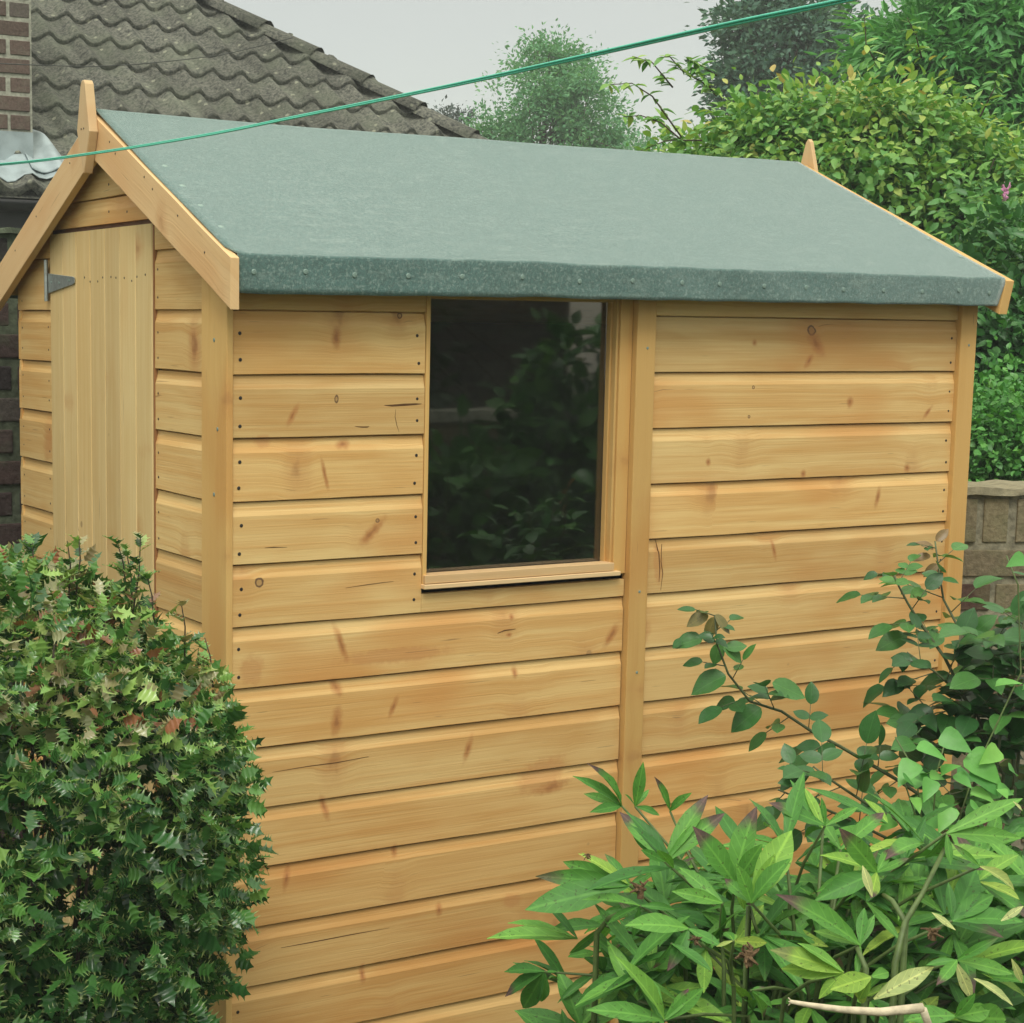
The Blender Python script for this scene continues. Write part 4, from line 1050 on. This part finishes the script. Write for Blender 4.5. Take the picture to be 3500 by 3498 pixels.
# --- background shrubs and trees
M_shrub = leafmat('shrub_leaf', [(0, (.07, .18, .06)), (.35, (.14, .31, .09)), (.6, (.27, .42, .10)), (.78, (.46, .53, .14)), (.88, (.64, .48, .16)), (1, (.60, .30, .14))], None, 0, .42, .3, .4)
shrub = thing('tall_shrub', 'big yellow green shrub with some reddish leaves behind the shed at right', 'shrub', (4.6, 3.1, 0))
def B(px, py, d, rx, ry, rz, w): return (tuple(at(px, py, d)), (rx, ry, rz), w)
blobs = [B(2960, 640, 7.2, .48, .5, .32, 5), B(2680, 640, 7.2, .36, .45, .28, 4), B(3330, 820, 6.9, .42, .5, .33, 5), B(2500, 570, 7.2, .19, .3, .18, 1.6), B(2330, 600, 7.2, .11, .2, .09, .6), B(2850, 410, 7.2, .20, .35, .11, 1.5), B(3250, 1050, 6.8, .42, .5, .38, 3.5), B(2640, 450, 7.2, .16, .3, .13, 1.1), B(3060, 420, 7.2, .18, .3, .12, 1.1), B(3420, 640, 7.0, .22, .3, .16, 1.2), B(3200, 560, 7.2, .2, .3, .16, 1.2),
         B(3480, 1150, 6.6, .33, .4, .42, 3), B(3080, 560, 7.2, .28, .35, .16, 1.5), B(2820, 900, 7.3, .6, .6, .5, 2.5), B(3450, 1350, 6.6, .35, .4, .28, 2.0), B(3000, 1400, 7.0, .8, .5, .7, 2.0), B(3900, 1000, 6.6, .5, .5, .5, 1.5)]
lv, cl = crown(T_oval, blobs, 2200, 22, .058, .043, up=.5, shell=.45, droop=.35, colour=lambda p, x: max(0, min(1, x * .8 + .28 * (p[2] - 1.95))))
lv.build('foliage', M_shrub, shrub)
limbs('trunk', (4.6, 3.2, 0), (4.3, 2.9, 2.3), cl, .05, M_bark, shrub, 60)
# arching sprays above the shed roof
spl = Leaves(T_oval); sps = MB()
for path_ in ([(2330, 470), (2230, 330), (2160, 285), (2080, 290)], [(2330, 480), (2260, 420), (2190, 395), (2130, 400)], [(2450, 330), (2400, 270), (2370, 225)], [(2430, 300), (2330, 240), (2290, 195), (2270, 195)], [(2300, 300), (2230, 215), (2170, 195)],
              [(3000, 230), (2960, 150), (2955, 60)], [(3350, 400), (3400, 300), (3410, 240)], [(2400, 480), (2280, 480), (2180, 520)], [(2450, 260), (2380, 215), (2350, 205)], [(3150, 200), (3130, 120), (3100, 60)]):
    P = [at(p[0], p[1], 6.6) for p in path_]; sps.tube(P, .0035, .0015, 5); sps.build('branch', M_bark, shrub, smooth=True); sps = MB()
    for i in range(22):
        t = rnd.random() * (len(P) - 1); k = min(int(t), len(P) - 2); p = P[k].lerp(P[k + 1], t - k); a = rnd.uniform(0, 6.28)
        spl.add(p, Vector((math.cos(a), math.sin(a), rnd.uniform(-.8, .5))), Vector((0, -.4, 1)), rnd.uniform(.035, .065), .75, .2 + rnd.random() * .6)
spl.build('spray_leaves', M_shrub, shrub)
fl = MB()
for i in range(22):
    c = at(3437 + rnd.uniform(-10, 10), 655 + rnd.uniform(-28, 28), 6.2); a = rnd.uniform(0, 6.28)
    fl.tube([c, c + Vector((math.cos(a) * .008, -.006, math.sin(a) * .008))], .009, .003, 5)
fl.build('flower', M_pink, shrub)

M_birch = leafmat('birch_leaf', [(0, (.11, .25, .15)), (.5, (.18, .36, .20)), (1, (.28, .46, .24))], None, 0, .5, .35, .3)
bt = thing('birch_tree', 'slender pale green tree top rising behind the middle of the shed roof', 'tree', tuple(Vector((at(1900, 500, 24).x, at(1900, 500, 24).y, 0))))
blobs = []; r7 = random.Random(21)
for i in range(64):
    py = 175 + 380 * r7.random() ** .75; hw = 36 + (py - 150) * .72; hw = min(hw, 230 + max(0, py - 430) * 1.2)
    px = 1890 + r7.uniform(-1, 1) * hw + (20 if py > 300 else 0); blobs.append(B(px, py, 24 + r7.uniform(-.5, .5), r7.uniform(.12, .22), .2, r7.uniform(.13, .26), 1))
for px, py in ((1810, 140), (1815, 165), (1890, 130), (1893, 155), (1940, 150), (2020, 190), (1760, 205), (1690, 300), (1640, 400), (1600, 450), (1570, 500)): blobs.append(B(px, py, 24, .05, .1, .14, .35))
lv, cl = crown(T_far, blobs, 1100, 20, .085, .060, up=.3, shell=.1)
lv.build('foliage', M_birch, bt)
limbs('trunk', (bt.location.x, bt.location.y, 0), at(1880, 170, 24), cl, .09, M_bark, bt, 60)

M_darkleaf = leafmat('dark_tree_leaf', [(0, (.06, .12, .10)), (.5, (.09, .17, .13)), (1, (.15, .23, .16))], None, 0, .5, .2, .3)
dt = thing('dark_tree', 'dark blue green tree behind the shrub below the washing line', 'tree', tuple(Vector((at(2720, 500, 19).x, at(2720, 500, 19).y, 0))))
blobs = [B(2700, 180, 19, .75, .8, .55, 4), B(2560, 60, 19, .35, .5, .35, 1.6), B(2860, 160, 19, .5, .6, .4, 2), B(2520, 270, 19, .28, .4, .26, 1.0), B(2720, 40, 19, .4, .5, .25, 1.2), B(2620, 10, 19, .22, .3, .3, .6), B(2650, 340, 19, .7, .8, .35, 1.5)]
lv, cl = crown(T_far, blobs, 620, 22, .10, .075, up=.3, shell=.3)
lv.build('foliage', M_darkleaf, dt)
limbs('trunk', (dt.location.x, dt.location.y, 0), at(2700, 100, 19), cl, .14, M_bark, dt, 40)
M_farleaf = leafmat('small_dark_leaf', [(0, (.05, .06, .07)), (1, (.10, .12, .12))], None, 0, .5, .1, .3)
ft_ = thing('distant_tree', 'small greyish tree tip showing past the end of the tiled roof', 'tree', tuple(Vector((at(1530, 500, 30).x, at(1530, 500, 30).y, 0))))
lv, cl = crown(T_far, [B(1525, 400, 30, .22, .3, .18, 1), B(1575, 400, 30, .15, .2, .12, .6), B(1560, 480, 30, .4, .4, .3, 1)], 70, 14, .07, .07, shell=.2)
lv.build('foliage', M_farleaf, ft_); limbs('trunk', (ft_.location.x, ft_.location.y, 0), at(1540, 440, 30), cl, .08, M_bark, ft_, 10)

M_willow = leafmat('willow_leaf', [(0, (.07, .22, .07)), (.5, (.13, .34, .10)), (1, (.22, .44, .14))], None, 0, .45, .3, .35)
wt = thing('willow_tree', 'fresh green tree with narrow leaves in the top right corner', 'tree', tuple(Vector((at(3350, 500, 9.5).x, at(3350, 500, 9.5).y, 0))))
blobs = [B(3330, 140, 9.5, .42, .5, .30, 3), B(3480, 200, 9.5, .5, .5, .5, 4), B(3200, 250, 9.5, .30, .4, .28, 2), B(3420, 430, 9.5, .6, .5, .4, 2.5), B(3280, 30, 9.5, .16, .2, .16, .7), B(3480, 0, 9.5, .3, .3, .3, 1.2), B(3700, 100, 9.5, .5, .5, .6, 2), B(3120, 180, 9.5, .2, .2, .18, .6)]
lv, cl = crown(T_willow, blobs, 700, 34, .085, .085, up=.2, shell=.3, droop=.3)
lv.build('foliage', M_willow, wt)
limbs('trunk', (wt.location.x, wt.location.y, 0), at(3400, 100, 9.5), cl, .09, M_bark, wt, 50)

M_box = leafmat('box_leaf', [(0, (.06, .19, .05)), (.5, (.11, .30, .07)), (1, (.20, .42, .10))], None, 0, .4, .25, .45)
bx = thing('box_bush', 'fine leaved bright green bush behind the low brick wall', 'bush', tuple(Vector((at(3440, 1600, 5.6).x, at(3440, 1600, 5.6).y, 0))))
blobs = [B(3420, 1490, 5.6, .28, .25, .15, 3), B(3370, 1560, 5.5, .16, .2, .16, 1.2), B(3550, 1520, 5.6, .3, .3, .25, 2), B(3450, 1750, 5.6, .4, .3, .25, 1.2)]
lv, cl = crown(T_oval, blobs, 420, 26, .035, .022, up=.5, shell=.55, wid=(1, 1.6))
lv.build('leaves', M_box, bx); limbs('stem', (bx.location.x, bx.location.y, 0), at(3440, 1560, 5.6), cl, .02, M_bark, bx, 30)
ly = thing('dark_laurel', 'dark green leafy bush right of the shed under the tall shrub', 'bush', tuple(Vector((at(3440, 1250, 6.1).x, at(3440, 1250, 6.1).y, 0))))
M_laurel = leafmat('laurel_leaf', [(0, (.03, .10, .035)), (.6, (.06, .17, .05)), (.9, (.10, .26, .06)), (1, (.2, .42, .08))], None, 0, .4, .2, .45)
blobs = [B(3420, 1180, 6.1, .3, .25, .28, 3), B(3500, 1300, 6.0, .3, .25, .2, 2), B(3330, 1350, 6.1, .25, .3, .25, 2), B(3500, 1000, 6.2, .3, .3, .3, 2), B(3450, 1550, 6.2, .6, .3, .6, 3)]
lv, cl = crown(T_oval, blobs, 420, 22, .045, .045, up=.5, shell=.4)
for i in range(26):
    t = i / 26; p = at(3350 + t * 110, 1290 + 60 * t * t + rnd.uniform(-14, 14), 5.75); lv.add(p, (rnd.uniform(-.3, 1), -.5, -.6), (-.3, -.7, .7), .04, .8, 1)
lv.build('leaves', M_laurel, ly); limbs('stem', (ly.location.x, ly.location.y, 0), at(3440, 1200, 6.1), cl, .025, M_bark, ly, 40)

# ================================================================== washing line and wire
LN = [(-520, 600, 3.7), (0, 563, 3.05), (330, 523, 2.75), (700, 463, 2.45), (1000, 403, 2.25), (1500, 302, 1.95), (2000, 193, 1.70), (2500, 82, 1.50), (2930, -8, 1.36), (3700, -190, 1.10), (4600, -420, .9)]
P = [at(*p) for p in LN]; fine = []
for i in range(len(P) - 1):
    p0, p1, p2, p3 = P[max(0, i - 1)], P[i], P[i + 1], P[min(len(P) - 1, i + 2)]
    for k in range(40):
        t = k / 40; fine.append(.5 * ((2 * p1) + (p2 - p0) * t + (2 * p0 - 5 * p1 + 4 * p2 - p3) * t * t + (3 * p1 - p0 - 3 * p2 + p3) * t ** 3))
m = MB(); acc = 0
s1 = []; s2 = []
for i, p in enumerate(fine):
    if i: acc += (p - fine[i - 1]).length
    t = (fine[min(i + 1, len(fine) - 1)] - fine[max(i - 1, 0)]).normalized(); a = t.cross(Vector((0, 0, 1))).normalized(); b_ = t.cross(a); an = acc * 3
    o = a * math.sin(an) * .0006
    s1.append(p + o + Vector((0, 0, .0010))); s2.append(p - o - Vector((0, 0, .0010)))
m.tube(s1, .0014, seg=7); m.tube(s2, .0012, seg=7)
tag(m.build('washing_line', M_line, None, smooth=True), 'bright green plastic washing line stretched across above the shed roof', 'washing line')
m = MB(); pts = []
W_ = [(0, 218), (90, 222), (300, 229), (450, 222), (600, 208), (750, 190), (880, 160), (1000, 130)]
m.tube([at(a_, b_, 7.2 + i * .1) for i, (a_, b_) in enumerate(W_)], .0022, seg=5)
tag(m.build('overhead_wire', M_wire, None, smooth=True), 'thin dark wire crossing in front of the tiled roof', 'wire')

# ================================================================== haze
b = MB(); b.box((-45, -45, -3.2), (75, 75, 25)); km = NT('haze_air'); km.t.nodes.remove(km.p); pv = km.n('VolumePrincipled')
pv.inputs['Color'].default_value = (.92, 1, .98, 1); pv.inputs['Density'].default_value = .004; km.l(pv.outputs[0], km.o.inputs['Volume'])
tag(b.build('haze', km.m), None, None, kind='stuff')
# ================================================================== garden behind the camera (mirrored in the window)
M_hedge = leafmat('hedge_leaf', [(0, (.02, .045, .02)), (.6, (.035, .07, .03)), (1, (.06, .11, .04))], None, 0, .45, .2, .4)
hd_ = thing('garden_hedge', 'dense dark garden hedge on the lawn side facing the shed window', 'hedge', (3.6, -5, 0))
lv, cl = crown(T_oval, [((2.0, -5.1, 1.5), (1.4, .5, 1.7), 4), ((3.0, -5.7, 1.6), (.7, .5, 1.9), 4), ((1.0, -5.4, 1.2), (1.4, .6, 1.5), 3), ((7.6, -8.4, .6), (1.0, .4, .6), 1.5)], 900, 26, .16, .10, shell=.7)
lv.build('leaves', M_hedge, hd_); limbs('stem', (3.6, -5.2, 0), (3.6, -5.2, 2.4), cl, .06, M_bark, hd_, 30)
b = MB()
for (c_, r_) in (((2.6, -5.15), (1.3, .35)), ((4.4, -5.75), (.95, .4))):
    pass
brickwall('boundary_wall', (3.42, -4.0, 0), (-1, 0, 0), 3.2, 1.2, .075, .225, (M_brick_side, M_mortar_side, M_mortar_pale), 'garden boundary wall with pale coping mirrored in the shed window', 'wall', cap=.05)
fb = thing('flower_bed_shrub', 'leafy low shrub growing in front of the boundary wall', 'shrub', (2.4, -3.2, 0))
lv, cl = crown(T_rose, [((2.3, -3.2, .5), (.8, .4, .6), 3), ((3.1, -3.2, .9), (.35, .3, .65), 2), ((1.75, -2.9, .9), (.2, .2, .45), 1)], 320, 16, .07, .09, shell=.4)
lv.build('leaves', M_rose, fb); limbs('stem', (2.4, -3.2, 0), (2.5, -3.2, .9), cl, .02, M_bark, fb, 24)
oh = thing('brick_outhouse', 'dark brick outhouse with slate roof beyond the hedge', 'outhouse', (4.5, -9.5, 0))
brickwall('x', (6.55, -8.0, 0), (-1, 0, 0), 4.5, 3.2, .075, .225, (M_brick_dark, M_mortar_moss), '', '', thick=3, parent=oh)
b = MB(); b.prism([(1.9, -7.8, 3.2), (1.9, -9.6, 4.4), (1.9, -11.2, 3.2)], (4.65, 0, 0)); b.build('roof', M_tile, oh)
